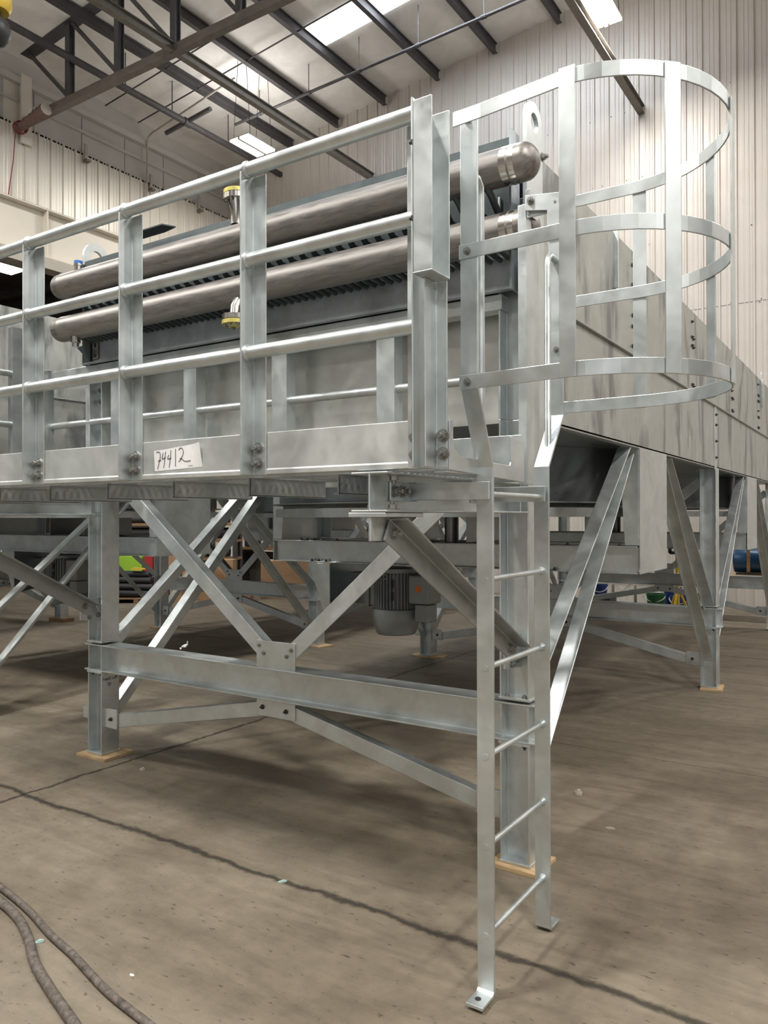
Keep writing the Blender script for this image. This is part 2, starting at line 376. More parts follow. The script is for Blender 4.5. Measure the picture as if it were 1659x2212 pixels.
# white crane runway girder with stiffeners and rail
g = thing('crane_runway_girder', 'long white plate girder with stiffeners carrying the dark crane rail along the left wall', 'girder', (XW + .25, 0, 7.05))
mb = MB(); mb.prism(I_prof(0.36, 1.05, 0.03, 0.02), (XW + .22, -15, 7.32), (1, 0, 0), (0, 0, 1), (0, 31, 0)); mb.build('girder_beam', WHITE, g)
for yy in (0.5, 5.2, 9.95, 15.3):
    mb = MB(); mb.box(XW + .23, XW + .39, yy, yy + .03, 7.35, 8.34); mb.build('stiffener', WHITE, g)
mb = MB(); mb.box(XW + .02, XW + .40, -15, 16, 7.08, 7.32); mb.build('bottom_chord', LINTEL, g)
mb = MB(); mb.box(XW + .14, XW + .34, -15, 16, 8.372, 8.40); mb.build('crane_rail', BLACK, g)
# skylight strip in the roof slope
mb = MB(); a, b2, y0, y1 = SUN_WINDOW
mb.prism([(a, roof_z(a) - .03), (b2, roof_z(b2) - .03), (b2, roof_z(b2) - .01), (a, roof_z(a) - .01)], (0, y0, 0), (1, 0, 0), (0, 0, 1), (0, y1 - y0, 0)); struct('window_1', mb, SKYE)

# purlins: dark I-beams running to the back wall
pl = {-13.42: 'nearest the left wall', -11.9: 'second from the left wall', -10.45: 'bounding the left end of the skylight', -8.95: 'crossing the middle of the skylight',
      -7.48: 'first one right of the skylight panes seen', -5.97: 'rightmost one seen, near the bright lamp above the ladder'}
for x, s in pl.items():
    z1 = roof_z(x) - .04
    mb = MB(); mb.prism(I_prof(.11, .22, .012, .02), (x, -8, z1 - .22), (1, 0, 0), (0, 0, 1), (0, 23.93, 0))
    tag(mb.build('roof_purlin', ROOFSTEEL), 'dark steel roof purlin ' + s, 'roof beam', 'purlins under the insulated roof')
# sag rods across the purlins
for k, (yy, s) in enumerate(((12.55, 'nearer the back wall of the two'), (11.6, 'nearer the truss of the two'))):
    mb = MB(); mb.tube([(x, yy, roof_z(x) - .2) for x in (-15.5, -12, -9, -6)], .016, 8)
    tag(mb.build('sag_rod', ROOFSTEEL, smooth=True), 'thin dark sag rod across the purlins, ' + s, 'rod', 'sag rods across the purlins')
# truss
t = thing('roof_truss', 'dark steel roof truss spanning from the left wall with verticals and diagonals', 'truss', (-15.5, 9.63, 10.1))
mb = MB(); mb.prism([(-15.55, 10.10), (0, 10.10), (0, 10.26), (-15.55, 10.26)], (0, 9.56, 0), (1, 0, 0), (0, 0, 1), (0, .14, 0)); mb.build('bottom_chord', CHORD, t)
tc = lambda x: 11.60 + 0.085 * (x + 15.6)
mb = MB(); mb.prism([(-15.55, tc(-15.55)), (0, tc(0)), (0, tc(0) + .2), (-15.55, tc(-15.55) + .2)], (0, 9.50, 0), (1, 0, 0), (0, 0, 1), (0, .26, 0)); mb.build('top_chord', ROOFSTEEL, t)
vx = [-14.0, -12.45, -10.87, -9.25, -7.6, -6.0]
for x in vx:
    mb = MB(); mb.prism(I_prof(.13, .14, .02, .05), (x, 9.56, 10.26), (1, 0, 0), (0, 1, 0), (0, 0, tc(x) - 10.26)); mb.build('vertical', ROOFSTEEL, t)
for x0, x1 in zip([-15.5] + vx, vx):
    mb = MB(); p0 = V((x0 + .05, 9.63, tc(x0) + .05)); p1 = V((x1 - .03, 9.63, 10.28)); d = (p1 - p0)
    mb.prism([(-.035, -.035), (.035, -.035), (.035, .035), (-.035, .035)], p0, d.cross(V((0, 1, 0))).normalized(), (0, 1, 0), d); mb.build('diagonal', ROOFSTEEL, t)
# longitudinal struts
for x, z, y0, s in ((-10.88, 10.2, 2, 'passing under the truss and ending at the back wall'), (-4.27, 9.96, 2, 'beside the bright lamp, ending above the ladder cage')):
    mb = MB(); mb.prism(I_prof(.13, .17, .014, .03), (x, y0, z - .085), (1, 0, 0), (0, 0, 1), (0, 16 - y0, 0))
    tag(mb.build('bracing_strut', STRUTS), 'brownish steel bracing strut ' + s, 'roof beam', 'long bracing struts under the roof')
# sprinkler pipes
mb = MB(); mb.tube([(-13.88, 2, 11.0), (-13.88, 15.98, 11.0)], .075, 14)
m_ = mb.build('sprinkler_main', ROOFSTEEL, smooth=True); tag(m_, 'thick dark sprinkler main running along the left side under the roof', 'pipe')
mb = MB(); mb.tube([(-14.6, 12.65, 10.95), (-13.1, 12.65, 11.1)], .055, 12); mb.tube([(-13.88, 12.55, 11.0), (-13.88, 12.75, 11.0)], .095, 14); mb.build('cross_fitting', ROOFSTEEL, m_, True)
for yy in (10.9, 12.2, 14.0):
    mb = MB(); mb.tube([(-13.88, yy, 11.05), (-13.88, yy, roof_z(-13.88))], .012, 6); mb.build('hanger', ROOFSTEEL, m_)
t = thing('sprinkler_branch', 'thin dark sprinkler branch pipe with hanging fittings crossing below the purlins', 'pipe', (-13, 13.75, 11.3))
mb = MB(); mb.tube([(-13.4, 13.75, 11.28), (-4.0, 13.75, 11.62)], .035, 10); mb.build('pipe', ROOFSTEEL, t, True)
for x in (-12.6, -11.1, -9.7, -8.2, -6.7, -5.2):
    zz = 11.28 + .036 * (x + 13.4)
    mb = MB(); mb.tube([(x, 13.75, zz), (x, 13.75, roof_z(x) - .02)], .009, 6); mb.tube([(x - .05, 13.75, zz), (x + .05, 13.75, zz)], .045, 10); mb.build('hanger', ROOFSTEEL, t)
mb = MB(); mb.tube([(-15.55, 12.85, 9.4), (-15.52, 12.85, 11.02), (-15.45, 12.83, 11.16), (-15.3, 12.8, 11.2), (-12.2, 12.5, 11.45)], .022, 8)
tag(mb.build('conduit', LINTEL, smooth=True), 'thin grey conduit bending from the left wall up under the roof', 'conduit')

# hanging lamps
def hall_light(x, y, z, label):
    t = thing('hanging_lamp', label, 'lamp', (x, y, z), 'hanging twin panel lamps')
    mb = MB(); mb.box(x - .28, x + .28, y - .45, y + .45, z + .05, z + .075); mb.box(x - .03, x + .03, y - .45, y + .45, z, z + .05); mb.build('housing', LAMPB, t)
    for s in (-1, 1):
        mb = MB(); mb.box(x + s * .06, x + s * .27, y - .44, y + .44, z + .012, z + .05); mb.build('glowing_panel', LAMPE, t)
        for q in (-.35, .35):
            mb = MB(); mb.tube([(x + s * .25, y + q, z + .1), (x + s * .12, y + q, roof_z(x) - .03)], .006, 5); mb.build('hanging_wire', BLACK, t)
hall_light(-12.10, 12.98, 10.08, 'bright twin panel lamp hanging above the top guard rail, left of the middle')
hall_light(-4.17, 12.95, 10.25, 'bright twin panel lamp hanging at top right beside the bracing strut')
t = thing('bay_lamp', 'bright panel lamp glowing in the dark side bay at the left edge', 'lamp', (-21.0, 12.3, 8.7))
mb = MB(); mb.box(-21.3, -20.7, 11.75, 12.75, 8.72, 8.77); mb.build('glowing_panel', LAMPE, t); mb = MB(); mb.box(-21.35, -20.65, 11.7, 12.8, 8.77, 8.81); mb.build('housing', LAMPB, t)

# wall brackets, cord, wrapped bundle, crane hook
for (yy, zz, s) in ((11.12, 10.2, 'nearest the truss end'), (13.0, 10.2, 'middle one of three'), (14.6, 10.2, 'nearest the back wall')):
    t = thing('wall_bracket', 'small grey bracket hanging on the upper edge of the cream wall, ' + s, 'bracket', (XW + .1, yy, zz - .3), 'small brackets on the left wall')
    mb = MB(); mb.box(XW + .07, XW + .11, yy - .035, yy + .035, zz - .25, zz + .12); mb.build('plate', LINTEL, t)
    mb = MB(); mb.box(XW + .07, XW + .20, yy - .06, yy + .06, zz - .30, zz - .25); mb.build('foot', STRUTS, t)
t = thing('wrapped_bundle', 'brown wrapped bundle with a pale round end tied to the end of the truss', 'bundle', (-15.2, 9.5, 10.0))
mb = MB(); n = 14; mb.tube([(-15.45 + .9 * k / n, 9.45, 9.98 + .12 * k / n) for k in range(n + 1)], [.075 + .018 * (k % 2) + .003 * k for k in range(n + 1)], 14); mb.build('wrap', WRAP, t, True)
mb = MB(); mb.lathe([(.118, 0), (.118, .02)], (-14.54, 9.45, 10.10), (1, 0, .13), 18); mb.build('round_end', WHITE, t)
for k in range(3):
    mb = MB(); mb.tube([(-15.5 + .05 * k + .02 * math.cos(a / 8 * 2 * PI), 9.45 + .13 * math.cos(a / 8 * 2 * PI), 9.98 + .13 * math.sin(a / 8 * 2 * PI)) for a in range(9)], .012, 6); mb.build('cord_loop', REDCORD, t)
mb = MB(); mb.tube([(-15.45, 9.35, 10.0), (-15.47, 9.3, 9.2), (-15.5, 9.2, 8.4)], .012, 6)
tag(mb.build('red_cord', REDCORD, smooth=True), 'thin red cord hanging down the cream wall below the wrapped bundle', 'cord')
hx, hy, hz = -8.72, 5.03, 7.20
t = thing('crane_hook_block', 'yellow and black crane hook block hanging in the top left corner', 'crane hook', (hx, hy, hz))
mb = MB(); mb.lathe([(.05, .42), (.14, .40), (.17, .46), (.17, .60), (.12, .66)], (hx, hy, hz), (0, 0, 1), 20); mb.build('sheave_housing', YELP, t, True)
mb = MB(); mb.lathe([(.03, 0), (.10, .03), (.155, .12), (.165, .2), (.13, .29), (.06, .33), (.045, .42)], (hx, hy, hz), (0, 0, 1), 22); mb.build('ball_weight', BOLTD, t, True)
mb = MB(); mb.tube([(hx, hy, hz + .6), (hx, hy, roof_z(hx) - .05)], .012, 6); mb.build('wire_rope', BOLTD, t)

# ------------------------------------------------------------------ air cooler units
ZB0, ZB1, ZP = 0.61, 0.80, 2.18        # portal beam bottom / top, underside of the plenum
def frame_unit(name_label, xr, xl, rows, near=False, shim=0.02):
    fr = thing('support_frame', name_label, 'steel frame', ((xr + xl) / 2, rows[0], 0), 'galvanised support frames of the air coolers')
    bev = 0.0025 if near else 0.0
    bl = near
    for r, yc in enumerate(rows):
        for sgn, xc in ((1, xr), (-1, xl)):
            for z0, z1 in ((shim, ZB0 - .012), (ZB1 + .012, ZP)):
                mb = MB(); mb.prism(I_prof(.15, .155, .011, .009), (xc - .0775, yc, z0), (0, 1, 0), (1, 0, 0), (0, 0, z1 - z0))
                po = mb.build('post', GALV, fr, bev=bev)
                mb = MB(); mb.box(xc - .082, xc + .082, yc - .08, yc + .08, z0, z0 + .014); mb.build('base_plate', GALV, po, bev=bev)
                if z0 < .3:
                    mb = MB(); mb.box(xc - .082, xc + .082, yc - .08, yc + .08, z1, z1 + .012); mb.build('cap_plate', GALV, po)
                if bl:
                    for bx in (-.045, .045):
                        if z0 > .3: bolt(po, (xc + bx, yc - .055, z0 + .014), (0, 0, 1), BM_S)
                        else: bolt(po, (xc + bx, yc - .055, z1 - .0), (0, 0, -1), BM_D)
        # portal beam through the posts
        mb = MB(); mb.prism(I_prof(.15, ZB1 - ZB0, .011, .008), (xl - .12, yc, ZB0), (0, 1, 0), (0, 0, 1), (xr - xl + .24, 0, 0))
        bo = mb.build('portal_beam', GALV, fr, bev=bev)
        for xc in (xr, xl):
            for q in (-.07, .07):
                mb = MB(); mb.box(xc + q - .004, xc + q + .004, yc - .073, yc + .073, ZB0 + .011, ZB1 - .011); mb.build('stiffener', GALV, bo)
        xm = (xr + xl) / 2 + .065; ym = yc - .04
        mb = MB(); mb.box(xm - .15, xm + .15, ym - .012, ym, ZB1 - .001, ZB1 + .16); ga = mb.build('gusset', GALV, bo, bev=bev)
        mb = MB(); mb.box(xm - .15, xm + .15, ym - .012, ym, ZB0 - .105, ZB0 + .001); gb = mb.build('gusset', GALV, bo, bev=bev)
        for bx, bz in ((-.125, .115), (-.09, .07), (.125, .105), (.09, .065)): 
            if bl or r == 1: bolt(ga, (xm + bx, ym - .012, ZB1 + bz + .015), (0, -1, 0), BM_S)
        for bx, bz in ((-.10, -.05), (.085, -.055)):
            if bl or r == 1: bolt(gb, (xm + bx, ym - .012, ZB0 + bz), (0, -1, 0), BM_D)
        # V braces above, chevron braces below
        for sgn, xe in ((1, xr - .075), (-1, xl + .075)):
            p0 = V((xm + sgn * .075, ym, ZB1 + .07)); p1 = V((xe, ym, 2.06))
            mb = angle_bar(p0, p1, (0, 0, -1) if sgn > 0 else (0, 0, 1), .095, .009, 1 if sgn > 0 else 1); 
            # second leg must go away from the viewer (+y)
            mb.bm.free(); d = (p1 - p0); ax = d.normalized(); s = ax.cross(V((0, 1, 0))) * (1 if sgn > 0 else -1)
            if s.z > 0: s = -s
            mb = MB(); mb.prism(L_prof(.095, .075, .009), p0 - s * .045, s, (0, 1, 0), d) ; br = mb.build('diagonal_brace', GALV, fr, bev=bev)
            q0 = V((xm + sgn * .09, ym, ZB0 - .015)); q1 = V((xe - sgn * .10, ym, .315)); d = q1 - q0
            s = d.normalized().cross(V((0, 1, 0))); s = -s if s.z > 0 else s
            mb = MB(); mb.prism(L_prof(.09, .065, .008), q0, s, (0, 1, 0), d); mb.build('lower_brace', GALV, fr, bev=bev)
            mb = MB(); mb.box(xe, xe - sgn * .14, yc - .055, yc - .043, .22, .355); gp = mb.build('brace_plate', GALV, fr, bev=bev)
            if bl or r == 1: bolt(gp, (xe - sgn * .08, yc - .055, .285), (0, -1, 0), BM_D)
            if sgn < 0:
                mb = MB(); mb.box(xe + sgn * .15, xe + sgn * .235, yc - .055, yc - .043, .255, .335); mb.build('lug_plate', GALV, fr, bev=bev)
    # side braces, fan hangers and drive beams per bay
    for y0, y1 in zip(rows, rows[1:]):
        yc = (y0 + y1) / 2 - .05; ha, hb = yc - .375, yc + .375
        for sgn, xs in ((1, xr + .055), (-1, xl - .055)):
            for (ya, za, yb, zb2) in ((y0 + .06, .79, ha - .17, 2.155), (y0 + .08, .29, ha - .05, 2.12), (y1 - .06, .79, hb + .20, 2.155), (y1 - .08, .27, hb + .06, 2.12)):
                dx = 0.0 if za > .5 else .012
                p0, p1 = V((xs - dx, ya, za)), V((xs - dx, yb, zb2)); d = p1 - p0
                s = d.normalized().cross(V((1, 0, 0))); s = -s if s.z < 0 else s
                mb = MB(); mb.prism(L_prof(.09, .07, .008), p0 + V((-sgn * .085, 0, 0)) + s * .02, (sgn, 0, 0), -s, d); mb.build('side_brace', GALV, fr, bev=bev)
            mb = MB(); xo = xs + sgn * .015
            mb.prism([(0, 1.30), (.75, 1.30), (.75, ZP), (0, ZP)], (xo, ha, 0), (0, 1, 0), (0, 0, 1), (-sgn * .008, 0, 0))
            mb.prism([(0, 1.50), (.10, 1.50), (.13, 2.0), (.13, ZP), (0, ZP)], (xo - sgn * .008, ha, 0), (-sgn, 0, 0), (0, 0, 1), (0, .008, 0))
            mb.prism([(0, 1.50), (.10, 1.50), (.13, 2.0), (.13, ZP), (0, ZP)], (xo - sgn * .008, hb - .008, 0), (-sgn, 0, 0), (0, 0, 1), (0, .008, 0))
            mb.build('fan_hanger', GALV, fr, bev=bev)
        for yb in (ha + .04, hb - .04):
            mb = MB(); mb.prism(I_prof(.10, .195, .009, .007), (xl - .05, yb, 1.30), (0, 1, 0), (0, 0, 1), (xr - xl + .10, 0, 0)); db = mb.build('drive_beam', GALV, fr, bev=bev)
            if bl and yb < yc:
                for bx in (-4.5, -4.43, -4.35, -4.1, -2.3, -2.0, -1.8, -1.62): bolt(db, (bx, yb - .03, 1.495), (0, 0, 1), BM_D)
                for bx in (-4.38, -4.30, -4.22, -2.1): bolt(db, (bx, yb - .03, 1.309), (0, 0, 1), BM_D)
        # bearing housing on the drive beams
        xm2 = (xr + xl) / 2
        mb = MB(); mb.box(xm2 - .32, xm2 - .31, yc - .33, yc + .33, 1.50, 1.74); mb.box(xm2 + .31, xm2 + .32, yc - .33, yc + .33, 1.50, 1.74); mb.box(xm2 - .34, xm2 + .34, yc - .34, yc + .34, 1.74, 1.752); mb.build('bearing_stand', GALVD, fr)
        mb = MB(); mb.lathe([(.06, 1.2), (.06, 2.1)], (xm2, yc, 0), (0, 0, 1), 16); mb.build('fan_shaft', BOLT, fr, True)
        mb = MB(); mb.lathe([(.30, 1.42), (.32, 1.42), (.32, 1.49), (.30, 1.49)], (xm2, yc, 0), (0, 0, 1), 32); mb.build('drive_sheave', BOLTD, fr, True)
    return fr

def plenum_unit(label, xr, xl, rows, zt=3.52, near=False):
    pn = thing('plenum_box', label, 'plenum', ((xr + xl) / 2, rows[0], ZP), 'galvanised plenum boxes of the air coolers')
    xo, xi = xr + .065, xl - .065; yf, ye = rows[0] + .10, rows[-1] + .10
    mb = MB(); mb.box(xi, xo, yf, ye, ZP + .002, ZP + .012); mb.build('floor_plate', DARKGALV, pn)
    for sgn, xs in ((1, xo), (-1, xi)):
        for y0, y1 in zip(rows, rows[1:]):
            a, b_ = (y0 + .10 if y0 == rows[0] else y0), (y1 if y1 != rows[-1] else y1 + .1)
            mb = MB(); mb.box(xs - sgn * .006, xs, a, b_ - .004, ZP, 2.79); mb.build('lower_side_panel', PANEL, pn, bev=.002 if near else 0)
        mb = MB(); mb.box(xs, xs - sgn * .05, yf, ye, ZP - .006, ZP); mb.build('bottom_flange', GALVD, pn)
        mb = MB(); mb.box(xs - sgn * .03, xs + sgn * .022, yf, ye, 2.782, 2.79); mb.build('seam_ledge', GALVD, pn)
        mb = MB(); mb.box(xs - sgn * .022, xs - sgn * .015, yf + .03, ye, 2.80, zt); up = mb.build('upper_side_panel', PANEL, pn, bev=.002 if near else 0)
        if near and sgn > 0:
            for yy, dbl in ((5.35, 0), (7.2, 1), (9.18, 1), (11.12, 1)):
                for k in range(6):
                    z = 3.42 - k * .105 - (.03 if k % 2 else 0)
                    if z > 2.83:
                        bolt(up, (xs - .015, yy, z), (1, 0, 0), BM_D)
                        if dbl and k % 3: bolt(up, (xs - .015, yy + .05, z - .012), (1, 0, 0), BM_D)
            for yy in (4.94, 11.40):
                mb = MB(); mb.prism(L_prof(.09, .03, .008), (xs - .016, yy, 3.16), (0, 1, 0), (1, 0, 0), (0, 0, .37)); mb.prism([(0, 3.53), (.07, 3.53), (.07, 3.60), (.035, 3.64), (0, 3.60)], (xs - .016, yy, 0), (0, 1, 0), (0, 0, 1), (.012, 0, 0)); mb.build('lug_bar', GALV, pn, bev=.002)
            for yy in rows[1:-1]:
                mb = MB(); mb.box(xs, xs + .008, yy - .10, yy - .002, ZP - .02, 2.80); sp = mb.build('splice_strip', GALV, pn, bev=.002)
                for z in (2.28, 2.44, 2.60, 2.70): bolt(sp, (xs + .008, yy - .05, z), (1, 0, 0), BM_D)
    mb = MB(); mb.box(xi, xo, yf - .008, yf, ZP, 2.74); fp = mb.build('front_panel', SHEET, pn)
    for k, yy in enumerate([(a + b_) / 2 - .05 for a, b_ in zip(rows, rows[1:])]):
        xm = (xr + xl) / 2
        mb = MB(); mb.lathe([(1.45, ZP + .0), (1.45, 1.80)], (xm, yy, 0), (0, 0, 1), 72, cap=False); mb.lathe([(1.444, 1.80), (1.444, ZP)], (xm, yy, 0), (0, 0, 1), 72, cap=False)
        fr_ = mb.build('fan_ring', DARKGALV, pn, True)
        mb = MB(); mb.lathe([(1.45, 1.797), (1.51, 1.797), (1.51, 1.805), (1.45, 1.805), (1.45, 1.797)], (xm, yy, 0), (0, 0, 1), 72, cap=False)
        mb.build('ring_flange', GALVD, fr_, True)
        mb = MB(); mb.lathe([(1.40, 1.70), (1.48, 1.70), (1.48, 1.765), (1.47, 1.765), (1.47, 1.708), (1.40, 1.708), (1.40, 1.70)], (xm, yy, 0), (0, 0, 1), 72, cap=False); mb.build('guard_hoop', GALV, fr_, True)
        for q in range(4):
            a_ = q * PI / 2 + .6
            mb = MB(); d = V((math.cos(a_), math.sin(a_), 0)); mb.prism([(-.03, 0), (.03, 0), (.03, .006), (-.03, .006)], V((xm, yy, 1.708)) + d * .08, V((-d.y, d.x, 0)), (0, 0, 1), d * 1.34); mb.build('guard_bar', GALV, fr_)
            mb = MB(); mb.prism([(-.16, 0), (.16, .09), (.17, .10), (-.15, .012)], V((xm, yy, 1.93)) + d * .15, V((-d.y, d.x, 0)), (0, 0, 1), d * 1.25); mb.build('fan_blade', GALVD, fr_)
    return pn

ROWS1 = (3.555, 8.20, 12.85)
XR, XL = -1.545, -4.765
frame1 = frame_unit('galvanised support frame carrying the near air cooler, behind the caged ladder', XR, XL, ROWS1, near=True)
plen1 = plenum_unit('galvanised plenum box of the near air cooler, long bolted side wall at right', XR, XL, ROWS1, near=True)
frame_unit('galvanised support frame second from the camera, beyond the left post of the near one', -6.42, -9.46, (3.50, 8.10, 12.70))
plenum_unit('plain grey plenum box second from the camera, behind the guard rail at left edge', -6.42, -9.46, (3.50, 8.10, 12.70))
frame_unit('farthest support frame at left, one post standing on a brown timber block', -11.48, -14.6, (3.50, 7.75), shim=.06)
plenum_unit('farthest plenum box at left, low behind the two nearer ones', -11.48, -14.6, (3.50, 7.75))

# upper front columns and front plenum framing (unit 1)
for xc, sgn in ((XR, 1), (XL, -1)):
    mb = MB(); mb.prism(I_prof(.15, .155, .011, .009), (xc - .0775, 3.555, ZP), (0, 1, 0), (1, 0, 0), (0, 0, 3.27 - ZP)); co = mb.build('corner_column', GALV, plen1, bev=.002)
    mb = MB(); mb.box(xc + sgn * .078, xc + sgn * .045, 3.468, 3.478, 1.93, 3.10); mb.box(xc + sgn * .078, xc + sgn * .090, 3.468, 3.66, 1.93, 3.27); mb.build('corner_angle', GALV, co, bev=.002)
    if sgn < 0:
        bolt(co, (xc - .03, 3.551, 2.62), (0, -1, 0), BM_N); bolt(co, (xc - .03, 3.551, 2.54), (0, -1, 0), BM_N).data = BM_N
mb = MB(); mb.prism(C_prof(.09, .075, .008), (-5.30, 3.472, 2.715), (0, 1, 0), (0, 0, 1), (3.70, 0, 0)); mb.build('header_support_channel', GALV, plen1, bev=.002)
for x in (-4.49, -3.76, -3.01, -2.265):
    mb = MB(); mb.box(x - .06, x + .055, 3.45, 3.535, 1.93, 2.715); st = mb.build('panel_stud', GALV, plen1, bev=.002)
    for z in (2.60, 2.51):
        if x > -4: bolt(st, (x - .085, 3.646, z), (0, -1, 0), BM_N)
mb = MB(); mb.box(-5.36, -5.28, 3.45, 3.50, 1.93, 2.80); mb.build('end_stud', GALVD, plen1)
mb = MB(); mb.tube([(-5.30, 3.49, 2.385), (-1.76, 3.49, 2.385)], .024, 16); mb.build('knee_rail', GALV, plen1, True)

# ------------------------------------------------------------------ tube bundle with headers
tb = thing('tube_bundle', 'dark finned tube bundle with two long brushed steel header pipes behind the guard rail', 'tube bundle', (-3.15, 3.45, 2.79))
BX0, BX1 = -4.84, -1.535
mb = MB(); mb.box(BX0, BX1, 3.45, 3.458, 2.795, 3.02); mb.box(BX0, BX1, 3.42, 3.458, 2.793, 2.799); pp = mb.build('lower_frame_plate', BUNDLE, tb)
mb = MB(); mb.box(BX0, BX1, 3.50, 3.508, 3.02, 3.44); mb.build('tube_sheet', BUNDLED, tb)
mb = MB(); mb.prism(L_prof(.075, .13, .008), (BX0, 3.452, 3.535), (0, 1, 0), (0, 0, -1), (BX1 - BX0, 0, 0)); tf = mb.build('top_frame_angle', TOPF, tb)
mb = MB(); mb.box(BX0 - .01, BX0, 3.44, 4.2, 2.79, 3.512); mb.box(BX0, BX0 + .09, 3.43, 3.45, 2.80, 2.985); mb.build('end_plate', BUNDLED, tb)
mb = MB(); mb.box(BX1, BX1 + .010, 3.42, 3.52, 2.79, 3.56); mb.build('end_plate', BUNDLE, tb)
mb = MB(); mb.box(BX0, BX1, 3.6, 12.8, 3.30, 3.46); mb.build('fin_block', BUNDLED, tb)
mb = MB(); mb.box(-4.735, -4.675, 3.436, 3.446, 2.82, 2.945); sp = mb.build('slotted_clip', STAINLESS, tb, bev=.004)
mb = MB(); mb.box(-4.715, -4.695, 3.433, 3.437, 2.90, 2.93); mb.box(-4.715, -4.695, 3.433, 3.437, 2.835, 2.85); mb.build('slot', INK, sp)
mb = MB(); mb.prism([(-4.925, 2.93), (-4.84, 2.93), (-4.84, 2.865)], (0, 3.44, 0), (1, 0, 0), (0, 0, 1), (0, .01, 0)); mb.build('bracket', BUNDLED, tb)
mb = MB(); mb.prism([(0, 0), (.22, 0), (.34, .02), (.30, .10), (0, .10)], (-4.15, 3.40, 3.545), (1, 0, 0), (0, -1, 0), (0, 0, .008)); mb.build('bracket', BUNDLED, tb)
HR = .085
for zc, nm in ((3.321, 'upper'), (3.020, 'lower')):
    x0, x1 = -4.95, -1.335
    cap = lambda s: [(HR * math.sqrt(max(0, 1 - (k / 8) ** 2)), s * (HR * .72) * k / 8) for k in range(8, -1, -1)]
    prof = []
    for k in range(9): 
        a = k / 8 * PI / 2; prof.append((HR * math.sin(a), x0 + .07 - .07 * math.cos(a)))
    prof += [(HR, x0 + .105), (HR * 1.03, x0 + .112), (HR * 1.0, x0 + .12), (HR, x1 - .135), (HR * 1.035, x1 - .128), (HR, x1 - .118)]
    for k in range(8, -1, -1):
        a = k / 8 * PI / 2; prof.append((HR * math.sin(a), x1 - .07 + .07 * math.cos(a)))
    mb = MB(); mb.lathe(prof, (0, 3.30, zc), (1, 0, 0), 40); hd = mb.build('header_pipe', PIPE, tb, True); hd['label'] = nm + ' brushed steel header pipe'
    mb = MB(); mb.lathe([(HR + .0008, x1 - .165), (HR + .0012, x1 - .16), (HR + .0012, x1 - .10), (HR + .0008, x1 - .095)], (0, 3.30, zc), (1, 0, 0), 40, cap=False); mb.build('polished_weld_band', STAINLESS, hd, True)
    up = zc > 3.2; s = 1 if up else -1
    nx = -3.18
    mb = MB()
    zb = zc + s * HR * .9
    if up: mb.lathe([(.036, zb), (.036, zb + .085), (.05, zb + .125), (.052, zb + .14)], (nx, 3.28, 0), (0, 0, 1), 24)
    else: mb.tube([(nx + .03, 3.28, zb + .02), (nx + .03, 3.26, zb - .01), (nx + .028, 3.243, zb - .04), (nx + .026, 3.24, zb - .075), (nx + .026, 3.24, zb - .095)], [.036, .037, .036, .034, .045], 22)
    nz = mb.build('nozzle', STAINLESS, hd, True)
    yn = 3.28 if up else 3.24
    if not up: nx += .026
    f0 = zb + s * (.14 if up else .085)
    mb = MB(); mb.lathe([(.078, f0), (.078, f0 + s * .03)], (nx, yn, 0), (0, 0, 1), 32); mb.build('flange', STAINLESS, nz, True)
    mb = MB(); mb.lathe([(.078, f0 + s * .033), (.078, f0 + s * .055)], (nx, yn, 0), (0, 0, 1), 32); mb.build('yellow_blank', YELLOWZ, nz, True)
    for k in range(8):
        a = k * PI / 4 + .2; bolt(nz, (nx + .061 * math.cos(a), yn + .061 * math.sin(a), f0 + (0 if up else s * .055)), (0, 0, -1), BM_S)
    # plug near the left end
    mb = MB()
    if up: mb.lathe([(.026, zc + HR - .01), (.026, zc + HR + .03), (.031, zc + HR + .03), (.031, zc + HR + .045)], (-4.70, 3.30, 0), (0, 0, 1), 16); q = mb.build('vent_plug', STAINLESS, hd, True)
    else: mb.lathe([(.032, zc - HR + .01), (.032, zc - HR - .03), (.022, zc - HR - .035), (.022, zc - HR - .06)], (-4.70, 3.28, 0), (0, 0, 1), 16); q = mb.build('drain_plug', STAINLESS, hd, True)
    if up: mb = MB(); mb.lathe([(.029, zc + HR + .045), (.029, zc + HR + .065)], (-4.70, 3.30, 0), (0, 0, 1), 16); mb.build('blue_cap', BLUEC, q, True)
# return bends from the headers into the tube sheet
def bend_proto(pts, r, name, m):
    mb = MB(); mb.tube(pts, r, 10); return mb.build(name, m, tb, True)
for z0, zs, r, n_, dx in ((2.966, 2.945, .014, 62, .0525), (3.252, 3.20, .017, 38, .0855)):
    base = bend_proto([(-4.76, 3.32, 2.972), (-4.755, 3.37, 2.958), (-4.75, 3.41, 2.950), (-4.745, 3.455, 2.946)] if r < .015 else [(-4.76, 3.30, z0), (-4.758, 3.35, z0 - .03), (-4.75, 3.40, zs - .035), (-4.745, 3.505, zs - .045)], r, 'return_tube', BUNDLED)
    for k in range(1, n_):
        c = base.copy(); COL.objects.link(c); c.location = base.location + V((k * dx, 0, 0))
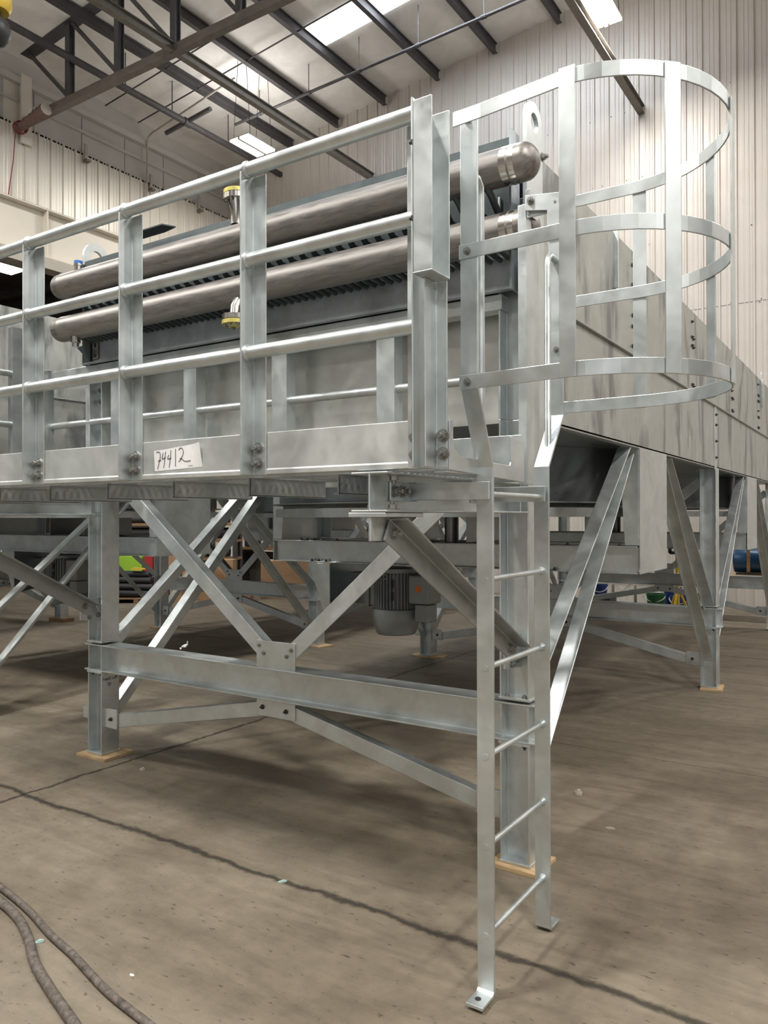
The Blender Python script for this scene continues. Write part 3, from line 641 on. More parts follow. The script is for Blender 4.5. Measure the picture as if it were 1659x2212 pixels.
# lifting lugs
def lug(x, y0, y1, z0, z1):
    n = 14; r = (y1 - y0) / 2; yc = (y0 + y1) / 2; zc = z1 - r; hr = r * .48
    outer = [(y0, z0)] + [(yc - r * math.cos(k / n * PI), zc + r * math.sin(k / n * PI)) for k in range(n + 1)] + [(y1, z0)]
    hole = [(yc - hr * math.cos(k / 20 * 2 * PI), zc + hr * math.sin(k / 20 * 2 * PI)) for k in range(20)]
    mb = MB(); bm = mb.bm
    # two half plates joined around the hole
    top = [(yc - r * math.cos(k / n * PI), zc + r * math.sin(k / n * PI)) for k in range(n + 1)]
    htop = [(yc - hr * math.cos(k / n * PI), zc + hr * math.sin(k / n * PI)) for k in range(n + 1)]
    mb.prism(top + htop[::-1], (x, 0, 0), (0, 1, 0), (0, 0, 1), (.022, 0, 0))
    hbot = [(yc - hr * math.cos(k / n * PI), zc - hr * math.sin(k / n * PI)) for k in range(n + 1)]
    mb.prism([(y0, zc)] + hbot + [(y1, zc), (y1, z0), (y0, z0)], (x, 0, 0), (0, 1, 0), (0, 0, 1), (.022, 0, 0))
    return mb.build('lifting_lug', GALV, tb)
lug(-4.875, 3.455, 3.665, 3.40, 3.695); lug(-1.515, 3.535, 3.735, 3.20, 3.765)
bolt(tb, (-1.47, 3.67, 3.50), (1, 0, 0), BM_L)

# ------------------------------------------------------------------ access platform
YF, YBK, XE, XP0 = 2.28, 2.90, -1.24, -5.40
pf = thing('access_platform', 'narrow galvanised walkway platform with plain toe boards along the header end', 'platform', (-3.3, 2.6, 1.7))
mb = MB(); mb.prism([(0, 1.868), (-.003, 1.871), (-.003, 1.886), (0, 1.892), (0, 2.033), (.008, 2.033), (.008, 1.876), (.07, 1.876), (.07, 1.868)], (XP0, YF, 0), (0, 1, 0), (0, 0, 1), (XE - XP0 - .10, 0, 0)); mb.build('front_toe_board', TOE, pf, bev=.0015)
mb = MB(); mb.box(XP0, XE - .01, YBK - .008, YBK, 1.84, 2.03); mb.build('rear_toe_board', GALV, pf, bev=.0015)
ep = [(YF, 1.858), (YBK, 1.838), (YBK, 2.0), (2.775, 2.012), (2.775, 1.912), (2.765, 1.898), (2.36, 1.908), (2.315, 1.93), (2.305, 1.95), (2.305, 2.025), (YF, 2.025)]
mb = MB(); mb.prism(ep, (XE, 0, 0), (0, 1, 0), (0, 0, 1), (-.008, 0, 0)); mb.build('end_plate', GALV, pf, bev=.0015)
mb = MB(); mb.box(XE - .06, XE - .008, YF, YBK, 1.850, 1.856); mb.build('end_flange', GALV, pf)
px = -1.30
while px > XP0 + .1:
    mb = MB()
    # open grip treads: cross bars with raised teeth between narrow webs, daylight falls through the slots
    for q in range(13):
        yy = 2.362 + q * .0415
        mb.box(px - .455, px, yy, yy + .020, 1.862, 1.866); mb.box(px - .40, px - .05, yy + .006, yy + .012, 1.866, 1.872)
    for k in range(4): mb.box(px - .455 + k * .1475, px - .443 + k * .1475, 2.36, 2.88, 1.8622, 1.8658)
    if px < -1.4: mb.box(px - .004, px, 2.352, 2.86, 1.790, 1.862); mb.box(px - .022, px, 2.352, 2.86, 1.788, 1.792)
    mb.box(px - .455, px - .4535, 2.36, 2.86, 1.792, 1.862)
    mb.build('grating_plank', GALVD, pf); px -= .4575
for xc, sgn in ((XR, 1), (XL, -1)):
    mb = MB(); mb.prism(I_prof(.155, .142, .008, .008), (xc, 2.245, 1.718), (1, 0, 0), (0, 0, 1), (0, 1.235, 0)); cb = mb.build('cantilever_beam', GALV, pf, bev=.002)
    mb = MB(); mb.prism([(-.085, 1.700), (.075, 1.700), (.075, 1.717), (-.085, 1.717)], (xc - .005, 2.245, 0), (1, 0, 0), (0, 0, 1), (0, .26, 0)); mb.prism([(-.006, 1.615), (.006, 1.615), (.006, 1.70), (-.006, 1.70)], (xc, 2.25, 0), (1, 0, 0), (0, 0, 1), (0, .22, 0)); mb.build('knee_bracket', GALV, cb, bev=.002)
    for dx in (-.045, .045): bolt(cb, (xc + dx, 2.33, 1.726), (0, 0, 1), BM_L); bolt(cb, (xc + dx, 2.34, 1.852), (0, 0, -1), BM_L)
    mb = MB(); mb.box(xc - .07, xc + .07, 3.40, 3.41, 1.726, 1.852); mb.build('end_stiffener', GALV, cb)
    # knee brace: heavy angle from the beam tip down to the post
    p0, p1 = V((xc + .010, 2.36, 1.700)), V((xc + .010, 3.475, 1.085)); d = p1 - p0; ax = d.normalized()
    s = ax.cross(V((1, 0, 0))); s = s if s.z < 0 else -s
    pr = [(0, 0), (.092, 0), (.092, .010), (.010, .010), (.010, .082), (0, .082)]
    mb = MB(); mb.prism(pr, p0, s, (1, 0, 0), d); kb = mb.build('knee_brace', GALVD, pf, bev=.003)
    bolt(kb, p0 + ax * .04 + V((.010, 0, 0)) + s * .045, (1, 0, 0), BM_L); bolt(kb, p0 + ax * 1.20 + V((.010, 0, 0)) + s * .045, (1, 0, 0), BM_L)
    mb = MB(); mb.prism([(3.36, .985), (3.55, .965), (3.55, 1.13), (3.36, 1.13)], (xc + .009, 0, 0), (0, 1, 0), (0, 0, 1), (-.010, 0, 0)); gp = mb.build('brace_plate', GALV, pf)
    bolt(gp, (xc + .009, 3.43, 1.0), (1, 0, 0), BM_N); bolt(gp, (xc + .009, 3.50, 1.01), (1, 0, 0), BM_N)

mb = MB(); mb.prism(L_prof(.150, .040, .006), (-1.352, 3.190, 1.845), (0, 1, 0), (-1, 0, 0), (0, 0, 1.235)); mb.build('corner_upright', GALV, pf, bev=.002)

# paper tag with a hand-written number on the toe board
pg = [(-2.7093, 1.9918), (-2.416, 2.014), (-2.408, 1.912), (-2.7029, 1.9027)]
mb = MB(); bm = mb.bm; n = 12; rows_ = []
for k in range(n + 1):
    f = k / n; xt = pg[0][0] + (pg[1][0] - pg[0][0]) * f; xb = pg[3][0] + (pg[2][0] - pg[3][0]) * f
    zt_ = pg[0][1] + (pg[1][1] - pg[0][1]) * (f ** 1.25); zb_ = pg[3][1] + (pg[2][1] - pg[3][1]) * f
    lift = .012 * max(0, f - .8) / .2
    rows_.append([bm.verts.new((xb, YF - .0008, zb_)), bm.verts.new((xt, YF - .0015 - lift, zt_)), bm.verts.new((xt, YF - .0010 - lift, zt_)), bm.verts.new((xb, YF - .0003, zb_))])
for a, b_ in zip(rows_, rows_[1:]):
    for k in range(4): mb._f([a[k], a[(k + 1) % 4], b_[(k + 1) % 4], b_[k]])
mb._f(rows_[0]); mb._f(rows_[-1])
pt = mb.build('paper_tag', PAPER); tag(pt, 'white paper tag with the handwritten number 74412 stuck on the front toe board', 'paper tag')
def ink_map(p):   # strokes traced in the zoomed tag's own frame (0..1659 x 0..1066) onto the board plane
    u, v = p; f = (u - 100) / 1240.0
    zt_ = 1.9918 + .0222 * max(f, 0) ** 1.25; zb_ = 1.9027 + .0093 * f
    vt = 380 - 200 * max(f, 0) ** 1.25; vb = 925 - 115 * f
    k = (v - vt) / (vb - vt)
    return (-2.7093 + .2945 * f, YF - .0026, zt_ + (zb_ - zt_) * k)
strokes = [[(172, 430), (190, 412), (225, 405), (262, 425), (280, 470), (280, 540), (262, 640), (235, 750), (208, 865)], [(215, 645), (255, 645), (300, 632)],
           [(357, 440), (340, 510), (322, 585), (330, 602), (375, 580), (420, 550)], [(422, 405), (410, 540), (392, 680), (372, 825)],
           [(505, 490), (480, 560), (475, 595), (490, 603), (530, 588), (572, 572)], [(563, 370), (555, 520), (535, 690), (515, 830)],
           [(683, 340), (684, 560), (680, 795)], [(768, 378), (790, 330), (825, 312), (862, 335), (888, 400), (880, 480), (840, 575), (800, 640), (768, 672)], [(800, 600), (830, 580), (870, 620), (920, 655), (980, 660), (1072, 645)],
           [(1005, 775), (1020, 788), (1030, 778), (1060, 772), (1130, 775)]]
mb = MB()
for k, s in enumerate(strokes): mb.tube([ink_map(p) for p in s], .0011 if k < 9 else .0006, 6)
mb.build('handwritten_number', INK, pt)

# ------------------------------------------------------------------ guard railing
gr = thing('guard_railing', 'galvanised three-pipe guard railing with angle posts bolted on the platform toe board', 'railing', (-3.3, 2.24, 1.87))
def rail_post(x0, sgn, ztop, wid=.070):
    mb = MB(); mb.prism(L_prof(wid, .078, .007), (x0, YF - .001, 1.866), (sgn, 0, 0), (0, -1, 0), (0, 0, ztop - 1.866)); p = mb.build('rail_post', GALV, gr, bev=.0015)
    for z in (1.912, 1.972): bolt(p, (x0 + sgn * .033, YF - .008, z), (0, -1, 0), BM_L)
    return p
for x0 in (-5.03, -4.305, -3.583, -2.851, -2.121): rail_post(x0, 1, 3.045)
rail_post(-1.335, -1, 3.10, .066); rail_post(-1.294, 1, 2.49, .048)
YR = 2.236
for z, r in ((3.061, .0275), (2.707, .0262), (2.343, .0262)):
    mb = MB(); mb.tube([(XP0, YR, z), (-1.345, YR, z)], r, 20); ro = mb.build('rail_pipe', GALV, gr, True)
    for x0 in (-3.583, -2.851, -2.121):
        mb = MB(); mb.lathe([(r + .0005, -.012), (r + .006, -.004), (r + .006, .004), (r + .0005, .012)], (x0 + .009, YR, z), (1, 0, 0), 18, cap=False); mb.build('weld_bead', GALV, ro, True)
# gate catcher channel at the end of the railing
mb = MB(); mb.box(-1.305, -1.299, 2.15, 2.272, 2.495, 3.055); mb.box(-1.305, -1.233, 2.15, 2.156, 2.495, 3.055); mb.box(-1.305, -1.233, 2.266, 2.272, 2.495, 3.055); mb.box(-1.305, -1.233, 2.15, 2.272, 2.490, 2.496)
gc = mb.build('end_channel', GALV, gr, bev=.0015)
bolt(gc, (-1.299, 2.20, 3.0), (1, 0, 0), BM_N)
for z in (2.93, 2.68): bolt(gc, (-1.305, 2.17, z), (-1, 0, 0), BM_D)

# short return railing at the gap to the next cooler
g2 = thing('gap_railing', 'short dull railing between the two coolers at the left edge, behind the main railing', 'railing', (-5.5, 3.4, 1.9))
for z in (2.76, 2.385):
    mb = MB(); mb.tube([(-5.42, 2.7, z), (-5.42, 3.42, z)], .023, 14); mb.build('rail_pipe', GALVD, g2, True)
mb = MB(); mb.box(-5.45, -5.39, 3.24, 3.32, 1.93, 3.1); mb.build('rail_post', GALVD, g2)
mb = MB(); mb.box(-5.46, -5.38, 2.6, 3.5, 1.93, 2.02); mb.build('toe_board', GALVD, g2)

# ------------------------------------------------------------------ caged ladder
ld = thing('caged_ladder', 'tall galvanised ladder with safety cage standing at the right end of the platform', 'ladder', (-1.215, 2.77, 0))
LX0, LX1, T = -1.250, -1.185, .012
def stringer(pts, sgn):
    """flat bar: wide in x, thin in y, following (y, z) points"""
    out = []; n = len(pts)
    for i, (y, z) in enumerate(pts):
        a = V(pts[max(i - 1, 0)]); b_ = V(pts[min(i + 1, n - 1)]); d1 = (V(pts[i]) - a).normalized() if i else None; d2 = (b_ - V(pts[i])).normalized() if i < n - 1 else None
        d = (d1 or d2) if not (d1 and d2) else (d1 + d2).normalized()
        nn = V((d.y, -d.x)); k = 1 / max(.5, abs(nn.dot(V(((d1 or d2).y, -(d1 or d2).x)))))
        out.append((V((y, z)) + nn * T / 2 * k, V((y, z)) - nn * T / 2 * k))
    mb = MB(); prof = [(p[0].x, p[0].y) for p in out] + [(p[1].x, p[1].y) for p in out[::-1]]
    mb.prism(prof, (LX0, 0, 0), (0, 1, 0), (0, 0, 1), (LX1 - LX0, 0, 0))
    return mb
mb = stringer([(2.400, .018), (2.485, .018), (2.497, .030), (2.499, 1.878), (2.382, 2.145), (2.382, 3.098)], 1); sn = mb.build('stringer', GALV, ld, bev=.0015)
mb = MB(); mb.lathe([(.011, .0245), (.011, .0255)], (-1.222, 2.44, 0), (0, 0, 1), 18); mb.build('foot_hole', INK, sn)
mb = stringer([(3.125, .012), (3.037, .012), (3.026, .022), (3.026, 1.905), (3.196, 2.135), (3.196, 3.095)], 1); sf = mb.build('stringer', GALV, ld, bev=.0015)
for z in (1.782, 1.477, 1.165, .851, .534, .220):
    mb = MB(); mb.tube([(-1.217, 2.490, z), (-1.217, 3.030, z)], .0108, 16); ru = mb.build('rung', GALV, ld, True)
    for yy in (3.012, 2.512):
        mb = MB(); s = 1 if yy > 2.7 else -1; mb.lathe([(.0105, -.012), (.0165, .003), (.018, .009)], (-1.217, yy, z), (0, s, 0), 14, cap=False); mb.build('weld', GALV, ru, True)
# grab pipes
mb = MB(); mb.tube([(-1.217, 2.386, 2.88), (-1.217, 2.44, 2.882), (-1.217, 2.462, 2.862), (-1.217, 2.465, 2.83), (-1.217, 2.465, 2.10), (-1.217, 2.452, 2.03)], .0145, 16); mb.build('grab_pipe', GALV, ld, True)
mb = MB(); mb.tube([(-1.217, 3.19, 2.803), (-1.217, 3.125, 2.806), (-1.217, 3.100, 2.785), (-1.217, 3.097, 2.75), (-1.217, 3.097, 1.99), (-1.217, 3.085, 1.972)], .0135, 16); mb.build('grab_pipe', GALV, ld, True)
# cage
CX, CY, CR = -.865, 2.787, .411
def hoop(z, near, far_x, dz=0.0):
    pts = [V(p) for p in near] + [V((CX, CY - CR, z))]; nrm = [(0, -1, 0)] * len(pts)
    for k in range(1, 24):
        a = -PI / 2 + PI * k / 24; pts.append(V((CX + CR * math.cos(a), CY + CR * math.sin(a), z + dz * k / 24))); nrm.append((math.cos(a), math.sin(a), 0))
    for p in ((CX, CY + CR, z + dz), (far_x, CY + CR, z + dz)): pts.append(V(p)); nrm.append((0, 1, 0))
    mb = MB(); mb.strip(pts, .050, .006, nrm); return mb.build('cage_hoop', GALV, ld, bev=.001)
hoop(2.168, [(LX0 - .004, CY - CR, 2.162)], LX1 - .03); hoop(2.614, [(LX0 - .004, CY - CR, 2.612)], LX1 - .03)
hoop(3.102, [(-1.236, 2.300, 3.035), (-1.17, CY - CR, 3.082)], -1.352, -.060)
for a in (-90, -45, 0, 45, 90):
    r = math.radians(a); c, s = math.cos(r), math.sin(r); o = V((CX + (CR + .006) * c, CY + (CR + .006) * s, 2.142))
    top = {-90: 3.13, -45: 3.11, 0: 3.09, 45: 3.075, 90: 3.065}[a]
    mb = MB(); mb.prism([(-.027, -.003), (.027, -.003), (.027, .003), (-.027, .003)], o, (-s, c, 0), (c, s, 0), (0, 0, top - 2.142)); mb.build('cage_bar', GALV, ld, bev=.001)
for z in (3.068, 2.612, 2.163): bolt(ld, (-1.222, 2.372, z), (0, -1, 0), BM_S)
for z in (3.055, 2.42, 2.11): bolt(ld, (-1.215, 3.190, z), (0, -1, 0), BM_S)
# wall bracket from the far stringer to the corner column
mb = MB(); mb.prism([(-1.352, 3.045), (-1.25, 3.025), (-1.25, 2.9), (-1.19, 2.9), (-1.19, 3.09), (-1.352, 3.112)], (0, 3.184, 0), (1, 0, 0), (0, 0, 1), (0, -.006, 0)); br = mb.build('top_bracket', GALV, ld, bev=.001)
bolt(br, (-1.325, 3.178, 3.082), (0, -1, 0), BM_N)
mb = MB(); mb.box(-1.346, -1.338, 3.188, 3.30, 3.03, 3.075); mb.build('bracket_arm', GALV, br)
for yy, x0 in ((2.486, -1.52), (3.005, -1.46)):
    mb = MB(); mb.box(x0 + .0, LX1 - .008, yy - .008, yy + .004, 1.762, 1.826); sb = mb.build('support_bar', GALV, ld, bev=.0015)
    mb = MB(); mb.box(x0 - .02, x0 - .010, yy - .12, yy + .004, 1.758, 1.830); mb.box(x0 - .02, x0 + .03, yy - .004, yy + .010, 1.758, 1.830); cl = mb.build('clip_angle', GALV, sb, bev=.0015)
    for q in (-.045, -.095): bolt(cl, (x0 - .010, yy + q, 1.795), (1, 0, 0), BM_L)

# ------------------------------------------------------------------ fan motor hanging under the drive beam
def motor(mx, my, label):
    t = thing('electric_motor', label, 'motor', (mx, my, .65), 'fan motors hung under the drive beams')
    mb = MB(); mb.lathe([(.12, 1.26), (.16, 1.24), (.165, .90), (.15, .88)], (mx, my, 0), (0, 0, 1), 36); bd = mb.build('motor_body', MOTOR, t, True)
    for k in range(40):
        a = 2 * PI * k / 40
        if -.25 < math.sin(a - .9) < .25 and math.cos(a - .9) > 0: continue
        mb = MB(); d = V((math.cos(a), math.sin(a), 0)); mb.prism([(-.0035, 0), (.0035, 0), (.0035, .31), (-.0035, .31)], V((mx, my, .905)) + d * .155, V((-d.y, d.x, 0)), (0, 0, 1), d * .045); mb.build('cooling_fin', MOTOR, bd)
    mb = MB(); mb.lathe([(.15, .90), (.205, .895), (.215, .86), (.205, .78), (.18, .69), (.165, .672), (.02, .668)], (mx, my, 0), (0, 0, 1), 40); mb.build('fan_cowl', MOTOR, t, True)
    mb = MB(); mb.lathe([(.13, 1.25), (.19, 1.25), (.19, 1.215), (.16, 1.20)], (mx, my, 0), (0, 0, 1), 32); mb.build('end_shield', MOTOR, t, True)
    # terminal box on the right
    mb = MB(); mb.box(mx + .19, mx + .40, my - .11, my + .11, .955, 1.20); tbx = mb.build('terminal_box', MOTOR, t, bev=.012)
    mb = MB(); mb.box(mx + .27, mx + .32, my - .113, my - .110, 1.06, 1.11); mb.build('orange_label', ORANGE, tbx)
    mb = MB(); mb.box(mx + .25, mx + .39, my - .10, my + .05, .80, .95); mb.build('isolator_box', MOTOR, tbx, bev=.008)
    for z in (1.09, .985):
        mb = MB(); mb.box(mx + .075, mx + .10, my - .205, my - .198, z, z + .075); mb.build('slot', INK, bd)
    # foot mount and hanging plate
    mb = MB(); mb.box(mx - .245, mx - .20, my - .14, my + .14, .91, 1.22); mb.box(mx - .20, mx - .15, my - .12, my - .09, .92, 1.2); ft = mb.build('motor_foot', MOTOR, t, bev=.006)
    mb = MB(); mb.lathe([(.022, -.002), (.022, .002)], (mx - .222, my - .142, 1.08), (0, 1, 0), 16); mb.build('foot_hole', INK, ft)
    mb = MB(); mb.prism([(mx - .70, 1.295), (mx - .455, 1.295), (mx - .455, .78), (mx - .50, .78)], (0, my - .36, 0), (1, 0, 0), (0, 0, 1), (0, .008, 0)); mp = mb.build('mounting_plate', GALV, t, bev=.002)
    mb = MB(); mb.prism([(my - .36, 1.295), (my + .30, 1.295), (my + .30, .90), (my - .36, .78)], (mx - .463, 0, 0), (0, 1, 0), (0, 0, 1), (.008, 0, 0)); mb.box(mx - .455, mx - .245, my - .10, my + .10, .93, 1.2); mb.build('mounting_plate', DARKGALV, t)
    mb = MB(); mb.tube([(mx + .04 * math.cos(a), my - .20, 1.185 + .022 * math.sin(a)) for a in [k / 12 * 2 * PI for k in range(13)]], .006, 6); mb.build('lifting_eye', MOTOR, t, True)
    return t
motor(-3.70, 5.80, 'grey finned electric motor with round cowl hanging under the near cooler beside the knee brace')
m2 = motor(-8.47, 5.75, 'grey finned electric motor under the second cooler, seen left of the left post')

# ------------------------------------------------------------------ shims, hoses, litter
def shim(x, y, w_, d_, z1, label, m=PLY, rot=0, z0=0.0):
    mb = MB(); mb.box(-w_ / 2, w_ / 2, -d_ / 2, d_ / 2, 0, z1 - z0); o = mb.build('wood_shim', m, bev=.001); o.location = (x, y, z0); o.rotation_euler = (0, 0, rot)
    return tag(o, label, 'wood shim', 'wooden shims under the post feet')
shim(XL + .01, 3.56, .30, .26, .02, 'thin plywood shim under the front left post', rot=.05)
shim(XR + .005, 3.56, .25, .24, .02, 'thin plywood shim under the front right post behind the ladder', rot=-.03)
shim(XR + .02, 8.20, .20, .30, .02, 'wood shim under the middle post at far right', rot=.1)
shim(XL, 8.22, .42, .20, .02, 'long wood shim under the post behind the motor', rot=.1)
shim(-6.42, 8.10, .42, .24, .02, 'plywood shim under the post right of the crossed braces', rot=-.2)
shim(-9.46, 8.10, .24, .24, .02, 'dark wood shim under the far post left of the crossed braces', WOODD)
shim(-11.48, 7.75, .40, .20, .06, 'brown timber block under the post at far left', WOODD)
for (x, y) in ((-6.42, 3.50), (-9.46, 3.50), (-6.42, 12.7), (-9.46, 12.7), (XR, 12.85), (XL, 12.85)):
    pass
def hose(pts, r, label):
    # smooth the path
    P = [V(p) for p in pts]; out = []
    for i in range(len(P) - 1):
        p0 = P[max(i - 1, 0)]; p1 = P[i]; p2 = P[i + 1]; p3 = P[min(i + 2, len(P) - 1)]
        for k in range(8):
            t_ = k / 8; out.append(.5 * ((2 * p1) + (-p0 + p2) * t_ + (2 * p0 - 5 * p1 + 4 * p2 - p3) * t_ ** 2 + (-p0 + 3 * p1 - 3 * p2 + p3) * t_ ** 3))
    out.append(P[-1]); mb = MB(); mb.tube(out, r, 14); return tag(mb.build('rubber_hose', HOSE, smooth=True), label, 'hose', 'dusty hoses on the floor')
hose([(-3.95, 2.07, .014), (-3.749, 2.049, .014), (-3.431, 2.003, .014), (-3.128, 1.951, .014), (-2.859, 1.884, .014), (-2.649, 1.843, .014), (-2.359, 1.772, .014), (-2.088, 1.732, .014), (-1.829, 1.696, .014)], .0145, 'dusty dark hose on the floor, the right hand one of the two')
hose([(-3.8, 1.92, .018), (-3.531, 1.93, .018), (-3.289, 1.921, .018), (-3.083, 1.881, .018), (-2.897, 1.811, .018), (-2.728, 1.73, .018), (-2.52, 1.66, .018), (-2.267, 1.586, .018), (-2.061, 1.515, .018)], .0185, 'thicker dusty dark hose on the floor, the left hand one of the two')
def chip(x, y, sx, sy, sz, m, label, rot=0.0, z=0.0, name='floor_scrap'):
    mb = MB(); n = 7; rim = [(math.cos(2 * PI * k / n) * sx * random.uniform(.75, 1.1), math.sin(2 * PI * k / n) * sy * random.uniform(.75, 1.1)) for k in range(n)]
    mb.prism(rim, (0, 0, 0), (1, 0, 0), (0, 1, 0), (0, 0, sz * .6)); mb.prism([(a * .55 + sx * .1, b_ * .6) for a, b_ in rim], (0, 0, sz * .55), (1, 0, 0), (0, 1, 0), (0, 0, sz * .45))
    o = mb.build(name, m); o.location = (x, y, z); o.rotation_euler = (0, 0, rot); return tag(o, label, 'scrap', 'scraps lying on the floor')
chip(-4.241, 3.472, .022, .016, .018, STONE, 'small pale stone chip on the floor right of the front left post')
chip(-2.398, 2.768, .024, .010, .008, TEAL, 'pale teal scrap lying on the long floor crack', .8)
chip(-2.872, 1.841, .020, .012, .010, TEAL, 'pale teal scrap between the two hoses', 1.2)
chip(-2.378, 1.898, .012, .007, .004, WPLAS, 'tiny white scrap on the floor right of the hoses')
chip(-1.631, 4.631, .024, .020, .030, STONE, 'small pale pebble on the floor right of the ladder')
chip(-1.309, 4.217, .030, .012, .008, STONE, 'light sliver on the floor right of the ladder, nearer than the pebble', .3)
mb = MB()
mb.tube([(-4.09, 3.685, .815), (-4.06, 3.68, .822), (-4.045, 3.69, .835), (-4.035, 3.68, .855)], [.008, .012, .007, .004], 8); mb.tube([(-4.08, 3.66, .808), (-4.06, 3.645, .808)], [.007, .004], 7)
mb.build('rag', PAPER, smooth=True); r_ = bpy.data.objects['rag']; tag(r_, 'crumpled white rag scrap lying on the horizontal portal beam', 'rag'); r_.location.z = ZB1 + .001

# marker writing on the steel
def writing(strokes, o, U, Vv, n, parent, r=.0012):
    o, U, Vv, n = V(o), V(U), V(Vv), V(n); mb = MB()
    for s in strokes: mb.tube([o + U * p[0] + Vv * p[1] + n * .0006 for p in s], r, 5)
    return mb.build('marker_writing', INK, parent)
circ = lambda x, y, r: [(x + r * math.cos(k / 12 * 2 * PI), y + r * math.sin(k / 12 * 2 * PI)) for k in range(13)]
front_left = [[(0, 0), (0, .022)], [(0, .022), (.012, .024)], [(0, .011), (.009, .012)], [(.015, .014), (.016, 0)], [(.016, .01), (.022, .014)], circ(.030, .008, .006), [(.040, .0), (.041, .014), (.047, .012), (.049, 0)], [(.057, .024), (.057, .002), (.061, .001)], [(.052, .016), (.063, .017)],
              [(.078, .024), (.077, .001), (.088, .002)], [(.092, .008), (.100, .010), (.097, .015), (.092, .008), (.099, .001)], [(.112, .024), (.106, .020), (.107, .0)], [(.103, .012), (.112, .013)], [(.118, .024), (.119, .001), (.123, .002)], [(.114, .015), (.124, .016)],
              circ(.055, -.030, .013), [(.055, -.024), (.055, -.036)]]
writing(front_left, (XL + .0785, 3.49, .545), (0, 1, 0), (0, 0, 1), (1, 0, 0), frame1)
writing([circ(.012, .034, .011), [(.022, .034), (.021, .0)], [(.04, .045), (.064, .046), (.052, .0)], [(.046, .022), (.062, .023)]], (-1.905, 3.4575, 3.445), (1, 0, 0), (0, 0, 1), (0, -1, 0), tb, .0022)
writing([circ(0, 0, .014), [(-.006, .004), (0, .007), (.005, .003), (-.005, -.007), (.006, -.007)]], (XR + .077, 3.60, .33), (0, 1, 0), (0, 0, 1), (1, 0, 0), frame1)

# ------------------------------------------------------------------ far clutter, left
def crate(name, label, cat, x, y, w_, d_, h, m, z=0.0, rot=.58, group=None, lid=True, open_=False):
    t = thing(name, label, cat, (0, 0, 0), group)
    mb = MB(); T = .012
    mb.box(-w_ / 2, w_ / 2, -d_ / 2, d_ / 2, 0, T)
    for a in ((-w_ / 2, w_ / 2, -d_ / 2, -d_ / 2 + T), (-w_ / 2, w_ / 2, d_ / 2 - T, d_ / 2), (-w_ / 2, -w_ / 2 + T, -d_ / 2 + T, d_ / 2 - T), (w_ / 2 - T, w_ / 2, -d_ / 2 + T, d_ / 2 - T)): mb.box(*a, T, h)
    mb.build('body', m, t)
    if open_:
        mb = MB(); mb.prism([(0, 0), (w_ * .4, .08), (w_ * .4, .09), (0, .01)], (w_ / 2, -d_ / 2, h - .01), (1, 0, 0), (0, 0, 1), (0, d_, 0)); mb.prism([(0, 0), (-w_ * .4, .12), (-w_ * .4, .13), (0, .01)], (-w_ / 2, -d_ / 2, h - .01), (1, 0, 0), (0, 0, 1), (0, d_, 0)); mb.build('flap', m, t)
    elif lid:
        mb = MB(); mb.box(-w_ / 2, -.003, -d_ / 2, d_ / 2, h, h + .006); mb.box(.003, w_ / 2, -d_ / 2, d_ / 2, h, h + .006); mb.build('flap', m, t)
    t.location = (x, y, z); t.rotation_euler = (0, 0, rot); return t
crate('cardboard_box', 'large brown cardboard box with a white sheet behind the crossed braces', 'box', -10.85, 12.75, 1.10, .7, .78, CARD)
crate('cardboard_box', 'tan cardboard box left of the large one, stacked behind the braces', 'box', -12.0, 12.0, .42, .4, .80, CARD)
crate('cardboard_box', 'open cardboard box with lifted flaps right of the far post', 'box', -12.25, 11.35, .40, .35, .66, CARD, open_=True)
crate('cardboard_box', 'brown box standing on the floor under the open box flaps', 'box', -11.7, 11.35, .5, .4, .34, CARD)
crate('cardboard_box', 'brown box on the floor between the pair of side braces', 'box', -11.2, 11.65, .45, .4, .34, CARD)
crate('cardboard_box', 'small brown carton beside the pile of black hoses', 'box', -12.30, 10.95, .24, .24, .46, CARD)
crate('cardboard_box', 'upright brown carton between the red bin and the far post', 'box', -12.75, 11.2, .26, .3, .62, CARD, z=.35)
mb = MB(); mb.box(-.3, .3, -.2, .2, 0, .345); o = mb.build('storage_chest', BUNDLED); o.location = (-12.75, 11.2, 0); o.rotation_euler = (0, 0, .58); tag(o, 'dark chest under the upright carton and the bins', 'chest')
mb = MB(); mb.box(-.75, .75, -.25, .25, 0, .58); o = mb.build('storage_chest', BUNDLED); o.location = (-13.75, 10.55, 0); o.rotation_euler = (0, 0, .58); tag(o, 'long dark chest behind the black hoses', 'chest')
crate('plastic_bin', 'lime green plastic bin on the dark chest behind the hose pile', 'bin', -13.45, 10.72, .55, .35, .30, LIME, z=.582, group='coloured bins at the far left')
crate('plastic_bin', 'red plastic bin beside the lime green one', 'bin', -13.10, 10.93, .16, .3, .34, REDP, z=.582, group='coloured bins at the far left')
mb = MB(); mb.box(-.75, .75, -.35, .35, .075, .10)
for k in range(4): mb.box(-.75 + .44 * k, -.65 + .44 * k, -.35, .35, 0, .075)
o = mb.build('wood_pallet', WOODD); o.location = (-12.95, 10.35, 0); o.rotation_euler = (0, 0, .58); tag(o, 'low brown wooden pallet under the black hose pile', 'pallet')
dirr, dirn = V((.835, .55, 0)), V((-.55, .835, 0))
hp = []
for row, (n, z) in enumerate(((3, .17), (3, .30), (2, .43), (1, .55))):
    for k in range(n):
        c = V((-12.95, 10.35, z)) + dirn * (-.2 + .14 * k + .06 * row)
        a, b_ = c - dirr * .62, c + dirr * (.50 - .05 * row)
        mb = MB(); mb.tube([a, a * .6 + b_ * .4 + V((0, 0, .015)), b_], .065, 12)
        hp.append(tag(mb.build('coiled_duct', BLACK, smooth=True), 'fat black hose length in the pile on the low pallet', 'hose', 'black hose lengths on the pallet'))
